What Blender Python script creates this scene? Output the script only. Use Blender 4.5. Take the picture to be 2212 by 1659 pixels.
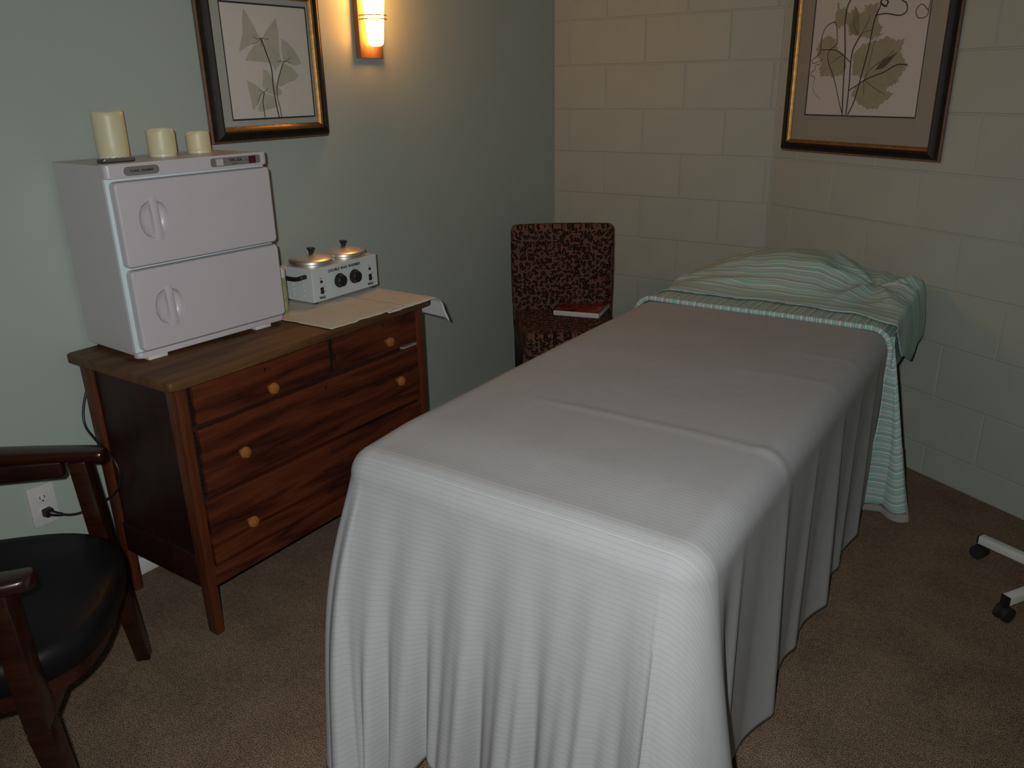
import bpy, bmesh, math, random
from mathutils import Vector, Matrix, noise
random.seed(7)
PI = math.pi
for o in list(bpy.data.objects):
    bpy.data.objects.remove(o)
scene = bpy.context.scene
C = scene.collection

# ------------------------------------------------------------------ camera, world, light, exposure
W, H, F = 2212, 1659, 1757.93
cam_d = bpy.data.cameras.new('camera')
cam_d.sensor_fit = 'HORIZONTAL'
cam_d.sensor_width = 36.0
cam_d.lens = 36.0 * F / W
cam_d.clip_start = 0.02
cam = bpy.data.objects.new('camera', cam_d)
C.objects.link(cam)
CAM = Vector((2.27567, 0.0, 1.45659))
yaw, pitch, roll = -0.60271, -0.35167, -0.01868
fwd = Vector((math.sin(yaw) * math.cos(pitch), math.cos(yaw) * math.cos(pitch), math.sin(pitch)))
r0 = Vector((math.cos(yaw), -math.sin(yaw), 0))
u0 = r0.cross(fwd)
rgt = r0 * math.cos(roll) + u0 * math.sin(roll)
upv = -r0 * math.sin(roll) + u0 * math.cos(roll)
M = Matrix((rgt, upv, -fwd)).transposed().to_4x4()
M.translation = CAM
cam.matrix_world = M
scene.camera = cam

world = bpy.data.worlds.new('world')
scene.world = world
world.use_nodes = True
world.node_tree.nodes['Background'].inputs[0].default_value = (0.02, 0.02, 0.02, 1)
world.node_tree.nodes['Background'].inputs[1].default_value = 0.2

# the flash of the photographer's camera, a few centimetres above and left of the lens
fl = bpy.data.lights.new('camera_flash', 'SPOT')
fl.energy = 112.0
fl.color = (1.0, 1.0, 0.985)
fl.spot_size = math.radians(130.0)
fl.spot_blend = 1.0
fl.shadow_soft_size = 0.014
flo = bpy.data.objects.new('camera_flash', fl)
flo.matrix_world = Matrix.Translation(CAM - rgt * 0.055 + upv * 0.035) @ M.to_3x3().to_4x4()
C.objects.link(flo)

vs = scene.view_settings
vs.view_transform = 'Standard'
vs.look = 'None'
vs.exposure = 0.0
vs.gamma = 1.0
vs.use_curve_mapping = False

# ------------------------------------------------------------------ materials
MATS = {}
def nodes_of(name):
    m = bpy.data.materials.new(name)
    m.use_nodes = True
    nt = m.node_tree
    b = nt.nodes['Principled BSDF']
    return m, nt, b
def L(nt, a, b):
    nt.links.new(a, b)
def mat(name, col, rough=0.6, metal=0.0, var=0.12, scale=12.0, bump=0.0, bscale=200.0, spec=0.5, stretch=None, col2=None, emit=None, coat=0.0, bdist=0.002, detail=3.0):
    """principled material whose colour and relief come from noise"""
    m, nt, b = nodes_of(name)
    tc = nt.nodes.new('ShaderNodeTexCoord')
    mp = nt.nodes.new('ShaderNodeMapping')
    L(nt, tc.outputs['Object'], mp.inputs[0])
    if stretch:
        mp.inputs['Scale'].default_value = stretch
    nz = nt.nodes.new('ShaderNodeTexNoise')
    nz.inputs['Scale'].default_value = scale
    nz.inputs['Detail'].default_value = detail
    L(nt, mp.outputs[0], nz.inputs['Vector'])
    rp = nt.nodes.new('ShaderNodeValToRGB')
    c2 = col2 or tuple(c * (1 - var) for c in col)
    c1 = col if col2 else tuple(min(1, c * (1 + var)) for c in col)
    rp.color_ramp.elements[0].position = 0.3
    rp.color_ramp.elements[1].position = 0.7
    rp.color_ramp.elements[0].color = (*c2, 1)
    rp.color_ramp.elements[1].color = (*c1, 1)
    L(nt, nz.outputs[0], rp.inputs[0])
    L(nt, rp.outputs[0], b.inputs['Base Color'])
    b.inputs['Roughness'].default_value = rough
    b.inputs['Metallic'].default_value = metal
    b.inputs['Specular IOR Level'].default_value = spec
    b.inputs['Coat Weight'].default_value = coat
    if bump:
        nb = nt.nodes.new('ShaderNodeTexNoise')
        nb.inputs['Scale'].default_value = bscale
        nb.inputs['Detail'].default_value = 3
        L(nt, tc.outputs['Object'], nb.inputs['Vector'])
        bp = nt.nodes.new('ShaderNodeBump')
        bp.inputs['Strength'].default_value = bump
        bp.inputs['Distance'].default_value = bdist
        L(nt, nb.outputs[0], bp.inputs['Height'])
        L(nt, bp.outputs[0], b.inputs['Normal'])
    if emit:
        b.inputs['Emission Color'].default_value = (*emit[0], 1)
        b.inputs['Emission Strength'].default_value = emit[1]
    MATS[name] = m
    return m

def wood(name, dark, light, rough=0.45, axis=1, scale=7.0, ring=0.5, coat=0.0):
    m, nt, b = nodes_of(name)
    tc = nt.nodes.new('ShaderNodeTexCoord')
    mp = nt.nodes.new('ShaderNodeMapping')
    s = [9.0, 9.0, 9.0]
    s[axis] = 0.9
    mp.inputs['Scale'].default_value = s
    L(nt, tc.outputs['Object'], mp.inputs[0])
    big = nt.nodes.new('ShaderNodeTexNoise')
    big.inputs['Scale'].default_value = 1.1
    big.inputs['Detail'].default_value = 2
    L(nt, mp.outputs[0], big.inputs['Vector'])
    mul = nt.nodes.new('ShaderNodeMath'); mul.operation = 'MULTIPLY'
    mul.inputs[1].default_value = scale * 2
    L(nt, big.outputs[0], mul.inputs[0])
    fr = nt.nodes.new('ShaderNodeMath'); fr.operation = 'PINGPONG'
    fr.inputs[1].default_value = 1.0
    L(nt, mul.outputs[0], fr.inputs[0])
    fine = nt.nodes.new('ShaderNodeTexNoise')
    fine.inputs['Scale'].default_value = 14
    fine.inputs['Detail'].default_value = 4
    L(nt, mp.outputs[0], fine.inputs['Vector'])
    mx = nt.nodes.new('ShaderNodeMath'); mx.operation = 'MULTIPLY_ADD'
    mx.inputs[1].default_value = ring
    L(nt, fr.outputs[0], mx.inputs[0])
    sc = nt.nodes.new('ShaderNodeMath'); sc.operation = 'MULTIPLY'
    sc.inputs[1].default_value = 1.0 - ring
    L(nt, fine.outputs[0], sc.inputs[0])
    L(nt, sc.outputs[0], mx.inputs[2])
    rp = nt.nodes.new('ShaderNodeValToRGB')
    rp.color_ramp.elements[0].position = 0.2
    rp.color_ramp.elements[1].position = 0.75
    rp.color_ramp.elements[0].color = (*dark, 1)
    rp.color_ramp.elements[1].color = (*light, 1)
    L(nt, mx.outputs[0], rp.inputs[0])
    L(nt, rp.outputs[0], b.inputs['Base Color'])
    b.inputs['Roughness'].default_value = rough
    b.inputs['Specular IOR Level'].default_value = 0.32
    b.inputs['Coat Weight'].default_value = coat
    b.inputs['Coat Roughness'].default_value = 0.15
    bp = nt.nodes.new('ShaderNodeBump')
    bp.inputs['Strength'].default_value = 0.15
    bp.inputs['Distance'].default_value = 0.001
    L(nt, mx.outputs[0], bp.inputs['Height'])
    L(nt, bp.outputs[0], b.inputs['Normal'])
    MATS[name] = m
    return m

mat('wall_paint', (0.365, 0.422, 0.382), rough=0.42, var=0.015, scale=3, bump=0.10, bscale=160, spec=0.35)
mat('block_paint', (0.332, 0.366, 0.324), rough=0.55, var=0.03, scale=5, bump=0.35, bscale=120, spec=0.3)
mat('ceiling_paint', (0.55, 0.55, 0.52), rough=0.9, var=0.02)
mat('white_trim', (0.62, 0.62, 0.62), rough=0.45, var=0.02)
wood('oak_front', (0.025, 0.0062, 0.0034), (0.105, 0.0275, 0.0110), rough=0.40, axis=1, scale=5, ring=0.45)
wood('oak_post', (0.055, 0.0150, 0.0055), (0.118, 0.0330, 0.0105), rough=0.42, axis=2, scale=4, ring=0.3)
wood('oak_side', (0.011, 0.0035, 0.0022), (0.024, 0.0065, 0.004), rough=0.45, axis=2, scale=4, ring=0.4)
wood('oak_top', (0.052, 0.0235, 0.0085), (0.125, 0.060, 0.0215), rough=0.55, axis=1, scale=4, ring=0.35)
wood('knob_wood', (0.19, 0.072, 0.018), (0.30, 0.125, 0.036), rough=0.3, axis=0, scale=3, ring=0.3, coat=0.3)
wood('chair_wood', (0.010, 0.0035, 0.0024), (0.028, 0.0078, 0.0042), rough=0.30, axis=1, scale=4, ring=0.3, coat=0.3)
wood('sconce_wood', (0.20, 0.085, 0.03), (0.30, 0.14, 0.05), rough=0.45, axis=2, scale=4, ring=0.3)
wood('table_wood', (0.22, 0.09, 0.03), (0.36, 0.18, 0.07), rough=0.4, axis=2, scale=4, ring=0.3)
mat('dark_trim', (0.012, 0.007, 0.005), rough=0.35, var=0.2)
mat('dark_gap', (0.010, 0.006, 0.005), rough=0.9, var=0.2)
mat('pale_line', (0.30, 0.26, 0.20), rough=0.6, var=0.2)
mat('appliance_white', (0.50, 0.475, 0.50), rough=0.35, var=0.01, scale=4, spec=0.5)
mat('appliance_inner', (0.56, 0.66, 0.68), rough=0.4, var=0.01)
mat('appliance_grey', (0.17, 0.16, 0.155), rough=0.4, var=0.04)
mat('foot_cream', (0.62, 0.60, 0.52), rough=0.5, var=0.04)
mat('print_black', (0.012, 0.012, 0.014), rough=0.5, var=0.05)
mat('print_grey', (0.16, 0.17, 0.17), rough=0.6, var=0.05)
mat('switch_white', (0.44, 0.44, 0.43), rough=0.3, var=0.02)
mat('switch_red', (0.075, 0.010, 0.012), rough=0.25, var=0.1)
mat('wax_body', (0.52, 0.585, 0.60), rough=0.38, var=0.015, scale=6)
mat('black_plastic', (0.010, 0.010, 0.011), rough=0.38, var=0.1)
mat('black_rubber', (0.008, 0.008, 0.008), rough=0.75, var=0.1)
mat('lamp_red', (0.10, 0.012, 0.012), rough=0.2, var=0.1)
mat('aluminium', (0.80, 0.78, 0.77), rough=0.38, metal=1.0, var=0.03, scale=8)
mat('candle_wax', (0.61, 0.575, 0.375), rough=0.42, var=0.05, scale=10, bump=0.06, bscale=60)
MATS['candle_wax'].node_tree.nodes['Principled BSDF'].inputs['Subsurface Weight'].default_value = 0.25
MATS['candle_wax'].node_tree.nodes['Principled BSDF'].inputs['Subsurface Radius'].default_value = (0.02, 0.015, 0.008)
mat('candle_base', (0.62, 0.60, 0.45), rough=0.35, var=0.02)
mat('remote_dark', (0.03, 0.03, 0.032), rough=0.25, var=0.1)
mat('remote_silver', (0.30, 0.31, 0.31), rough=0.25, metal=0.8, var=0.1)
mat('bottle_green', (0.16, 0.30, 0.10), rough=0.3, var=0.35, scale=55, col2=(0.42, 0.42, 0.22))
mat('bottle_cap', (0.66, 0.68, 0.70), rough=0.3, var=0.03)
mat('paper_pink', (0.51, 0.505, 0.455), rough=0.85, var=0.04, scale=30, bump=0.15, bscale=90)
mat('paper_white', (0.60, 0.61, 0.62), rough=0.85, var=0.02, scale=30)
mat('frame_black', (0.014, 0.010, 0.009), rough=0.52, var=0.3, scale=40, spec=0.22)
mat('frame_gold', (0.42, 0.24, 0.075), rough=0.34, metal=0.85, var=0.25, scale=60)
mat('frame_brown', (0.12, 0.065, 0.05), rough=0.4, var=0.15, scale=30)
mat('mat_board', (0.245, 0.235, 0.195), rough=0.9, var=0.02, scale=60)
mat('mat_board_pale', (0.36, 0.38, 0.35), rough=0.9, var=0.02, scale=60)
mat('print_paper', (0.47, 0.455, 0.43), rough=0.9, var=0.015, scale=60)
mat('print_paper_pale', (0.61, 0.58, 0.52), rough=0.9, var=0.015, scale=60)
mat('mat_line', (0.022, 0.018, 0.035), rough=0.8, var=0.1)
mat('ink_stem', (0.018, 0.015, 0.018), rough=0.9, var=0.2)
mat('ink_stem_rust', (0.13, 0.055, 0.03), rough=0.9, var=0.2)
mat('outlet_white', (0.55, 0.55, 0.54), rough=0.35, var=0.02)
mat('seat_black', (0.005, 0.005, 0.006), rough=0.45, var=0.2, bump=0.15, bscale=120, spec=0.16)
mat('leg_black', (0.008, 0.006, 0.006), rough=0.4, var=0.2)
mat('page_white', (0.50, 0.50, 0.50), rough=0.7, var=0.05, scale=150, stretch=(1, 1, 30))
mat('cart_white', (0.55, 0.57, 0.55), rough=0.35, var=0.02)
mat('pad_white', (0.55, 0.54, 0.52), rough=0.7, var=0.02)
mat('rod_metal', (0.20, 0.11, 0.05), rough=0.3, metal=0.8, var=0.1)
mat('lit_glass', (0.9, 0.8, 0.6), rough=0.4, var=0.0, emit=((1.0, 0.41, 0.083), 36.0))

def film(name, col):
    m, nt, b = nodes_of(name)
    nt.nodes.remove(b)
    t = nt.nodes.new('ShaderNodeBsdfTransparent')
    tc = nt.nodes.new('ShaderNodeTexCoord')
    nz = nt.nodes.new('ShaderNodeTexNoise'); nz.inputs['Scale'].default_value = 45
    L(nt, tc.outputs['Object'], nz.inputs['Vector'])
    rp = nt.nodes.new('ShaderNodeValToRGB')
    rp.color_ramp.elements[0].color = (*[c * 0.92 for c in col], 1)
    rp.color_ramp.elements[1].color = (*[min(1, c * 1.08) for c in col], 1)
    L(nt, nz.outputs[0], rp.inputs[0])
    L(nt, rp.outputs[0], t.inputs[0])
    L(nt, t.outputs[0], nt.nodes['Material Output'].inputs[0])
    MATS[name] = m
film('ink_leaf', (0.84, 0.855, 0.80))
film('ink_leaf_brown', (0.77, 0.76, 0.66))
film('ink_leaf_dark', (0.58, 0.56, 0.52))
def glazing():
    m, nt, b = nodes_of('picture_glass')
    nt.nodes.remove(b)
    t = nt.nodes.new('ShaderNodeBsdfTransparent')
    g = nt.nodes.new('ShaderNodeBsdfGlossy'); g.inputs['Roughness'].default_value = 0.03
    fz = nt.nodes.new('ShaderNodeFresnel'); fz.inputs[0].default_value = 1.35
    mx = nt.nodes.new('ShaderNodeMixShader')
    ge = nt.nodes.new('ShaderNodeNewGeometry')      # the pane mirrors on its outer face only; its inner face just lets light through
    iv = nt.nodes.new('ShaderNodeMath'); iv.operation = 'SUBTRACT'; iv.inputs[0].default_value = 1.0
    L(nt, ge.outputs['Backfacing'], iv.inputs[1])
    ml = nt.nodes.new('ShaderNodeMath'); ml.operation = 'MULTIPLY'
    L(nt, fz.outputs[0], ml.inputs[0]); L(nt, iv.outputs[0], ml.inputs[1])
    L(nt, ml.outputs[0], mx.inputs[0]); L(nt, t.outputs[0], mx.inputs[1]); L(nt, g.outputs[0], mx.inputs[2])
    L(nt, mx.outputs[0], nt.nodes['Material Output'].inputs[0])
    MATS['picture_glass'] = m
glazing()

def carpet():
    m, nt, b = nodes_of('carpet')
    tc = nt.nodes.new('ShaderNodeTexCoord')
    def nz(s, d=2):
        n = nt.nodes.new('ShaderNodeTexNoise'); n.inputs['Scale'].default_value = s; n.inputs['Detail'].default_value = d
        L(nt, tc.outputs['Object'], n.inputs['Vector']); return n
    fine, mid, big = nz(330, 2), nz(60, 3), nz(7, 3)
    rp = nt.nodes.new('ShaderNodeValToRGB')
    e = rp.color_ramp.elements
    e[0].position = 0.34; e[0].color = (0.070, 0.047, 0.032, 1)
    e[1].position = 0.66; e[1].color = (0.380, 0.292, 0.207, 1)
    x = e.new(0.5); x.color = (0.203, 0.147, 0.101, 1)
    L(nt, fine.outputs[0], rp.inputs[0])
    rp2 = nt.nodes.new('ShaderNodeValToRGB')
    rp2.color_ramp.elements[0].position = 0.35; rp2.color_ramp.elements[0].color = (0.70, 0.69, 0.68, 1)
    rp2.color_ramp.elements[1].position = 0.65; rp2.color_ramp.elements[1].color = (1.12, 1.10, 1.06, 1)
    ad = nt.nodes.new('ShaderNodeMath'); ad.operation = 'MULTIPLY_ADD'; ad.inputs[1].default_value = 0.5
    hf = nt.nodes.new('ShaderNodeMath'); hf.operation = 'MULTIPLY'; hf.inputs[1].default_value = 0.5
    L(nt, big.outputs[0], hf.inputs[0]); L(nt, mid.outputs[0], ad.inputs[0]); L(nt, hf.outputs[0], ad.inputs[2])
    L(nt, ad.outputs[0], rp2.inputs[0])
    mx = nt.nodes.new('ShaderNodeMix'); mx.data_type = 'RGBA'; mx.blend_type = 'MULTIPLY'; mx.inputs['Factor'].default_value = 1
    L(nt, rp.outputs[0], mx.inputs['A']); L(nt, rp2.outputs[0], mx.inputs['B'])
    L(nt, mx.outputs['Result'], b.inputs['Base Color'])
    b.inputs['Roughness'].default_value = 0.95
    b.inputs['Specular IOR Level'].default_value = 0.1
    bp = nt.nodes.new('ShaderNodeBump'); bp.inputs['Strength'].default_value = 0.8; bp.inputs['Distance'].default_value = 0.008
    L(nt, fine.outputs[0], bp.inputs['Height'])
    L(nt, bp.outputs[0], b.inputs['Normal'])
    MATS['carpet'] = m
carpet()

def leopard():
    m, nt, b = nodes_of('leopard_fabric')
    tc = nt.nodes.new('ShaderNodeTexCoord')
    # fold the cloth coordinates flat: x across, z minus y along, so back and seat share one print
    sx = nt.nodes.new('ShaderNodeSeparateXYZ'); L(nt, tc.outputs['Object'], sx.inputs[0])
    su = nt.nodes.new('ShaderNodeMath'); su.operation = 'SUBTRACT'
    L(nt, sx.outputs['Z'], su.inputs[0]); L(nt, sx.outputs['Y'], su.inputs[1])
    cx = nt.nodes.new('ShaderNodeCombineXYZ'); L(nt, sx.outputs['X'], cx.inputs[0]); L(nt, su.outputs[0], cx.inputs[1])
    nz = nt.nodes.new('ShaderNodeTexNoise'); nz.inputs['Scale'].default_value = 70; nz.inputs['Detail'].default_value = 1
    L(nt, cx.outputs[0], nz.inputs['Vector'])
    vm = nt.nodes.new('ShaderNodeVectorMath'); vm.operation = 'MULTIPLY_ADD'
    vm.inputs[1].default_value = (0.011, 0.011, 0.0)
    L(nt, nz.outputs['Color'], vm.inputs[0]); L(nt, cx.outputs[0], vm.inputs[2])
    vo = nt.nodes.new('ShaderNodeTexVoronoi'); vo.voronoi_dimensions = '2D'; vo.inputs['Scale'].default_value = 50
    vo.inputs['Randomness'].default_value = 0.75
    L(nt, vm.outputs[0], vo.inputs['Vector'])
    rp = nt.nodes.new('ShaderNodeValToRGB')
    e = rp.color_ramp.elements
    base, ring, core = (0.115, 0.060, 0.042, 1), (0.012, 0.007, 0.006, 1), (0.100, 0.042, 0.024, 1)
    e[0].position = 0.0; e[0].color = core
    e[1].position = 0.11; e[1].color = core
    for pos, c in ((0.16, ring), (0.47, ring), (0.53, base), (1.0, base)):
        x = e.new(pos); x.color = c
    L(nt, vo.outputs['Distance'], rp.inputs[0])
    gap = nt.nodes.new('ShaderNodeTexNoise'); gap.inputs['Scale'].default_value = 75; gap.inputs['Detail'].default_value = 0
    L(nt, cx.outputs[0], gap.inputs['Vector'])
    gr = nt.nodes.new('ShaderNodeValToRGB')
    gr.color_ramp.elements[0].position = 0.58; gr.color_ramp.elements[1].position = 0.63
    L(nt, gap.outputs[0], gr.inputs[0])
    mx = nt.nodes.new('ShaderNodeMix'); mx.data_type = 'RGBA'
    L(nt, gr.outputs[0], mx.inputs['Factor']); L(nt, rp.outputs[0], mx.inputs['A'])
    mx.inputs['B'].default_value = base
    L(nt, mx.outputs['Result'], b.inputs['Base Color'])
    b.inputs['Roughness'].default_value = 0.9
    b.inputs['Specular IOR Level'].default_value = 0.15
    MATS['leopard_fabric'] = m
leopard()

def cover_art():
    m, nt, b = nodes_of('book_cover')
    tc = nt.nodes.new('ShaderNodeTexCoord')
    nz = nt.nodes.new('ShaderNodeTexNoise'); nz.inputs['Scale'].default_value = 17; nz.inputs['Detail'].default_value = 2
    nz.inputs['Distortion'].default_value = 0.6
    L(nt, tc.outputs['Object'], nz.inputs['Vector'])
    rp = nt.nodes.new('ShaderNodeValToRGB')
    e = rp.color_ramp.elements
    e[0].position = 0.36; e[0].color = (0.03, 0.012, 0.014, 1)
    e[1].position = 0.46; e[1].color = (0.15, 0.018, 0.014, 1)
    for pos, c in ((0.56, (0.22, 0.03, 0.016, 1)), (0.62, (0.10, 0.03, 0.022, 1)), (0.70, (0.24, 0.10, 0.025, 1))):
        x = e.new(pos); x.color = c
    L(nt, nz.outputs[0], rp.inputs[0]); L(nt, rp.outputs[0], b.inputs['Base Color'])
    b.inputs['Roughness'].default_value = 0.3
    MATS['book_cover'] = m
cover_art()

def stripes(name):
    """thin woven stripes running along U, stacked along V (metres)"""
    m, nt, b = nodes_of(name)
    uv = nt.nodes.new('ShaderNodeUVMap'); uv.uv_map = 'UVMap'
    sp = nt.nodes.new('ShaderNodeSeparateXYZ'); L(nt, uv.outputs[0], sp.inputs[0])
    mu = nt.nodes.new('ShaderNodeMath'); mu.operation = 'MULTIPLY'; mu.inputs[1].default_value = 1 / 0.062
    L(nt, sp.outputs['Y'], mu.inputs[0])
    fr = nt.nodes.new('ShaderNodeMath'); fr.operation = 'FRACT'; L(nt, mu.outputs[0], fr.inputs[0])
    rp = nt.nodes.new('ShaderNodeValToRGB'); rp.color_ramp.interpolation = 'CONSTANT'
    white, teal, pale, grey, rose = (0.50, 0.57, 0.55, 1), (0.18, 0.42, 0.38, 1), (0.34, 0.52, 0.48, 1), (0.16, 0.16, 0.18, 1), (0.42, 0.36, 0.37, 1)
    seq = [(0.0, white), (0.09, teal), (0.16, pale), (0.22, grey), (0.25, pale), (0.33, rose), (0.39, teal), (0.43, white), (0.52, pale),
           (0.58, grey), (0.605, rose), (0.66, teal), (0.75, white), (0.80, pale), (0.86, grey), (0.885, white), (0.93, rose), (0.965, teal)]
    e = rp.color_ramp.elements
    e[0].position = 0; e[0].color = seq[0][1]
    e[1].position = seq[1][0]; e[1].color = seq[1][1]
    for pos, c in seq[2:]:
        x = e.new(pos); x.color = c
    L(nt, fr.outputs[0], rp.inputs[0]); L(nt, rp.outputs[0], b.inputs['Base Color'])
    b.inputs['Roughness'].default_value = 0.8
    b.inputs['Specular IOR Level'].default_value = 0.25
    MATS[name] = m
stripes('striped_cotton')

def ribbed(name, col):
    """woven bedspread: ribs along U every 8 mm of V, faint cross threads, three pale corded lines near the foot"""
    m, nt, b = nodes_of(name)
    uv = nt.nodes.new('ShaderNodeUVMap'); uv.uv_map = 'UVMap'
    sp = nt.nodes.new('ShaderNodeSeparateXYZ'); L(nt, uv.outputs[0], sp.inputs[0])
    def math_(op, a, bb=None, c=None):
        n = nt.nodes.new('ShaderNodeMath'); n.operation = op
        for i, v in enumerate((a, bb, c)):
            if v is None: continue
            if isinstance(v, (int, float)): n.inputs[i].default_value = v
            else: L(nt, v, n.inputs[i])
        return n.outputs[0]
    V, U = sp.outputs['Y'], sp.outputs['X']
    rib = math_('PINGPONG', math_('MULTIPLY', V, 1 / 0.0112), 0.5)
    groove = math_('LESS_THAN', rib, 0.055)
    nz = nt.nodes.new('ShaderNodeTexNoise'); nz.inputs['Scale'].default_value = 26; nz.inputs['Detail'].default_value = 3
    L(nt, uv.outputs[0], nz.inputs['Vector'])
    nf = nt.nodes.new('ShaderNodeTexNoise'); nf.inputs['Scale'].default_value = 420
    L(nt, uv.outputs[0], nf.inputs['Vector'])
    tone = math_('MULTIPLY_ADD', nz.outputs[0], 0.10, 0.95)
    tone = math_('MULTIPLY', tone, math_('MULTIPLY_ADD', groove, -0.13, 1.0))
    tone = math_('MULTIPLY', tone, math_('MULTIPLY_ADD', nf.outputs[0], 0.14, 0.93))
    for v0 in (1.178, 1.197, 1.212):
        d = math_('ABSOLUTE', math_('SUBTRACT', V, v0))
        ln = math_('LESS_THAN', d, 0.0010)
        tone = math_('MULTIPLY', tone, math_('MULTIPLY_ADD', ln, 0.17, 1.0))
    cm = nt.nodes.new('ShaderNodeMix'); cm.data_type = 'RGBA'; cm.blend_type = 'MULTIPLY'; cm.inputs['Factor'].default_value = 1
    cm.inputs['A'].default_value = (*col, 1)
    cb = nt.nodes.new('ShaderNodeCombineColor')
    for i in range(3): L(nt, tone, cb.inputs[i])
    L(nt, cb.outputs[0], cm.inputs['B'])
    L(nt, cm.outputs['Result'], b.inputs['Base Color'])
    b.inputs['Roughness'].default_value = 0.9
    b.inputs['Specular IOR Level'].default_value = 0.03
    cross = math_('PINGPONG', math_('MULTIPLY', U, 1 / 0.011), 0.5)
    hgt = math_('ADD', math_('MINIMUM', rib, 0.10), math_('MULTIPLY', math_('MINIMUM', cross, 0.06), 0.5))
    hgt = math_('ADD', hgt, math_('MULTIPLY', nf.outputs[0], 0.12))
    bp = nt.nodes.new('ShaderNodeBump'); bp.inputs['Strength'].default_value = 0.45; bp.inputs['Distance'].default_value = 0.004
    L(nt, hgt, bp.inputs['Height']); L(nt, bp.outputs[0], b.inputs['Normal'])
    MATS[name] = m
ribbed('bedspread', (0.348, 0.358, 0.368))
mat('blanket_grey', (0.30, 0.275, 0.27), rough=0.9, var=0.05, scale=60, bump=0.2, bscale=300)

# ------------------------------------------------------------------ object helpers
def new_obj(name, me, parent=None, material=None, smooth=35.0):
    if material and len(me.materials) == 0:
        me.materials.append(MATS[material])
    if smooth is not None:
        me.shade_smooth()
        me.set_sharp_from_angle(angle=math.radians(smooth))
    o = bpy.data.objects.new(name, me)
    C.objects.link(o)
    if parent: o.parent = parent
    return o
def obj(name, bm, material, parent=None, smooth=35.0, uv=None, wn=False):
    bmesh.ops.recalc_face_normals(bm, faces=bm.faces[:])
    me = bpy.data.meshes.new(name)
    bm.to_mesh(me); bm.free()
    o = new_obj(name, me, parent, material, smooth)
    if wn:
        w = o.modifiers.new('weighted', 'WEIGHTED_NORMAL'); w.weight = 100; w.keep_sharp = True
    return o
def thing(name, label, cat, loc=(0, 0, 0), rz=0.0, group=None):
    o = bpy.data.objects.new(name, None)
    o.empty_display_size = 0.05
    C.objects.link(o)
    o.location = loc; o.rotation_euler = (0, 0, rz)
    return tag(o, label, cat, group)
def tag(o, label, cat, group=None):
    o['label'] = label; o['category'] = cat
    if group: o['group'] = group
    return o
def struct(o):
    o['kind'] = 'structure'
    return o
def box(bm, lo, hi, bev=0.0, seg=2):
    lo, hi = Vector(lo), Vector(hi)
    r = bmesh.ops.create_cube(bm, size=1.0)
    vs_ = r['verts']
    for v in vs_:
        v.co = Vector([lo[i] + (v.co[i] + 0.5) * (hi[i] - lo[i]) for i in range(3)])
    if bev:
        es = list({e for v in vs_ for e in v.link_edges})
        bmesh.ops.bevel(bm, geom=es, offset=bev, segments=seg, affect='EDGES', profile=0.5)
    return bm
def B(lo, hi, bev=0.0, seg=2):
    return box(bmesh.new(), lo, hi, bev, seg)
def beam(bm, a, b, w, d, w2=None, d2=None, up=Vector((0, 0, 1)), bev=0.0):
    """tapered bar of rectangular section from a to b"""
    a, b = Vector(a), Vector(b)
    z = (b - a).normalized()
    x = up.cross(z)
    if x.length < 1e-4: x = Vector((1, 0, 0))
    x.normalize(); y = z.cross(x)
    w2, d2 = w2 or w, d2 or d
    vs_ = []
    for p, ww, dd in ((a, w, d), (b, w2, d2)):
        for sx, sy in ((-1, -1), (1, -1), (1, 1), (-1, 1)):
            vs_.append(bm.verts.new(p + x * sx * ww / 2 + y * sy * dd / 2))
    fs = [(0, 1, 2, 3), (7, 6, 5, 4)] + [(i, i + 4, (i + 1) % 4 + 4, (i + 1) % 4) for i in range(4)]
    for f in fs: bm.faces.new([vs_[i] for i in f])
    if bev:
        es = list({e for v in vs_ for e in v.link_edges})
        bmesh.ops.bevel(bm, geom=es, offset=bev, segments=2, affect='EDGES', profile=0.5)
    return bm
def tube(bm, pts, rad, n=10, caps=True, twist=None):
    pts = [Vector(p) for p in pts]
    rings = []
    prev = None
    for i, p in enumerate(pts):
        t = (pts[min(i + 1, len(pts) - 1)] - pts[max(i - 1, 0)]).normalized()
        if prev is None:
            x = t.orthogonal().normalized()
        else:
            x = (prev - t * prev.dot(t)).normalized()
        prev = x
        y = t.cross(x)
        r = rad[i] if isinstance(rad, (list, tuple)) else rad
        rings.append([bm.verts.new(p + (x * math.cos(2 * PI * k / n) + y * math.sin(2 * PI * k / n)) * r) for k in range(n)])
    for a, b in zip(rings, rings[1:]):
        for k in range(n):
            bm.faces.new((a[k], a[(k + 1) % n], b[(k + 1) % n], b[k]))
    if caps:
        bm.faces.new(rings[0][::-1]); bm.faces.new(rings[-1])
    return bm
def smooth_path(pts, sub=8):
    pts = [Vector(p) for p in pts]
    out = []
    for i in range(len(pts) - 1):
        p0, p1, p2, p3 = pts[max(i - 1, 0)], pts[i], pts[i + 1], pts[min(i + 2, len(pts) - 1)]
        for k in range(sub):
            t = k / sub
            out.append(0.5 * ((2 * p1) + (p2 - p0) * t + (2 * p0 - 5 * p1 + 4 * p2 - p3) * t * t + (3 * p1 - p0 - 3 * p2 + p3) * t ** 3))
    out.append(pts[-1])
    return out
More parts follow.
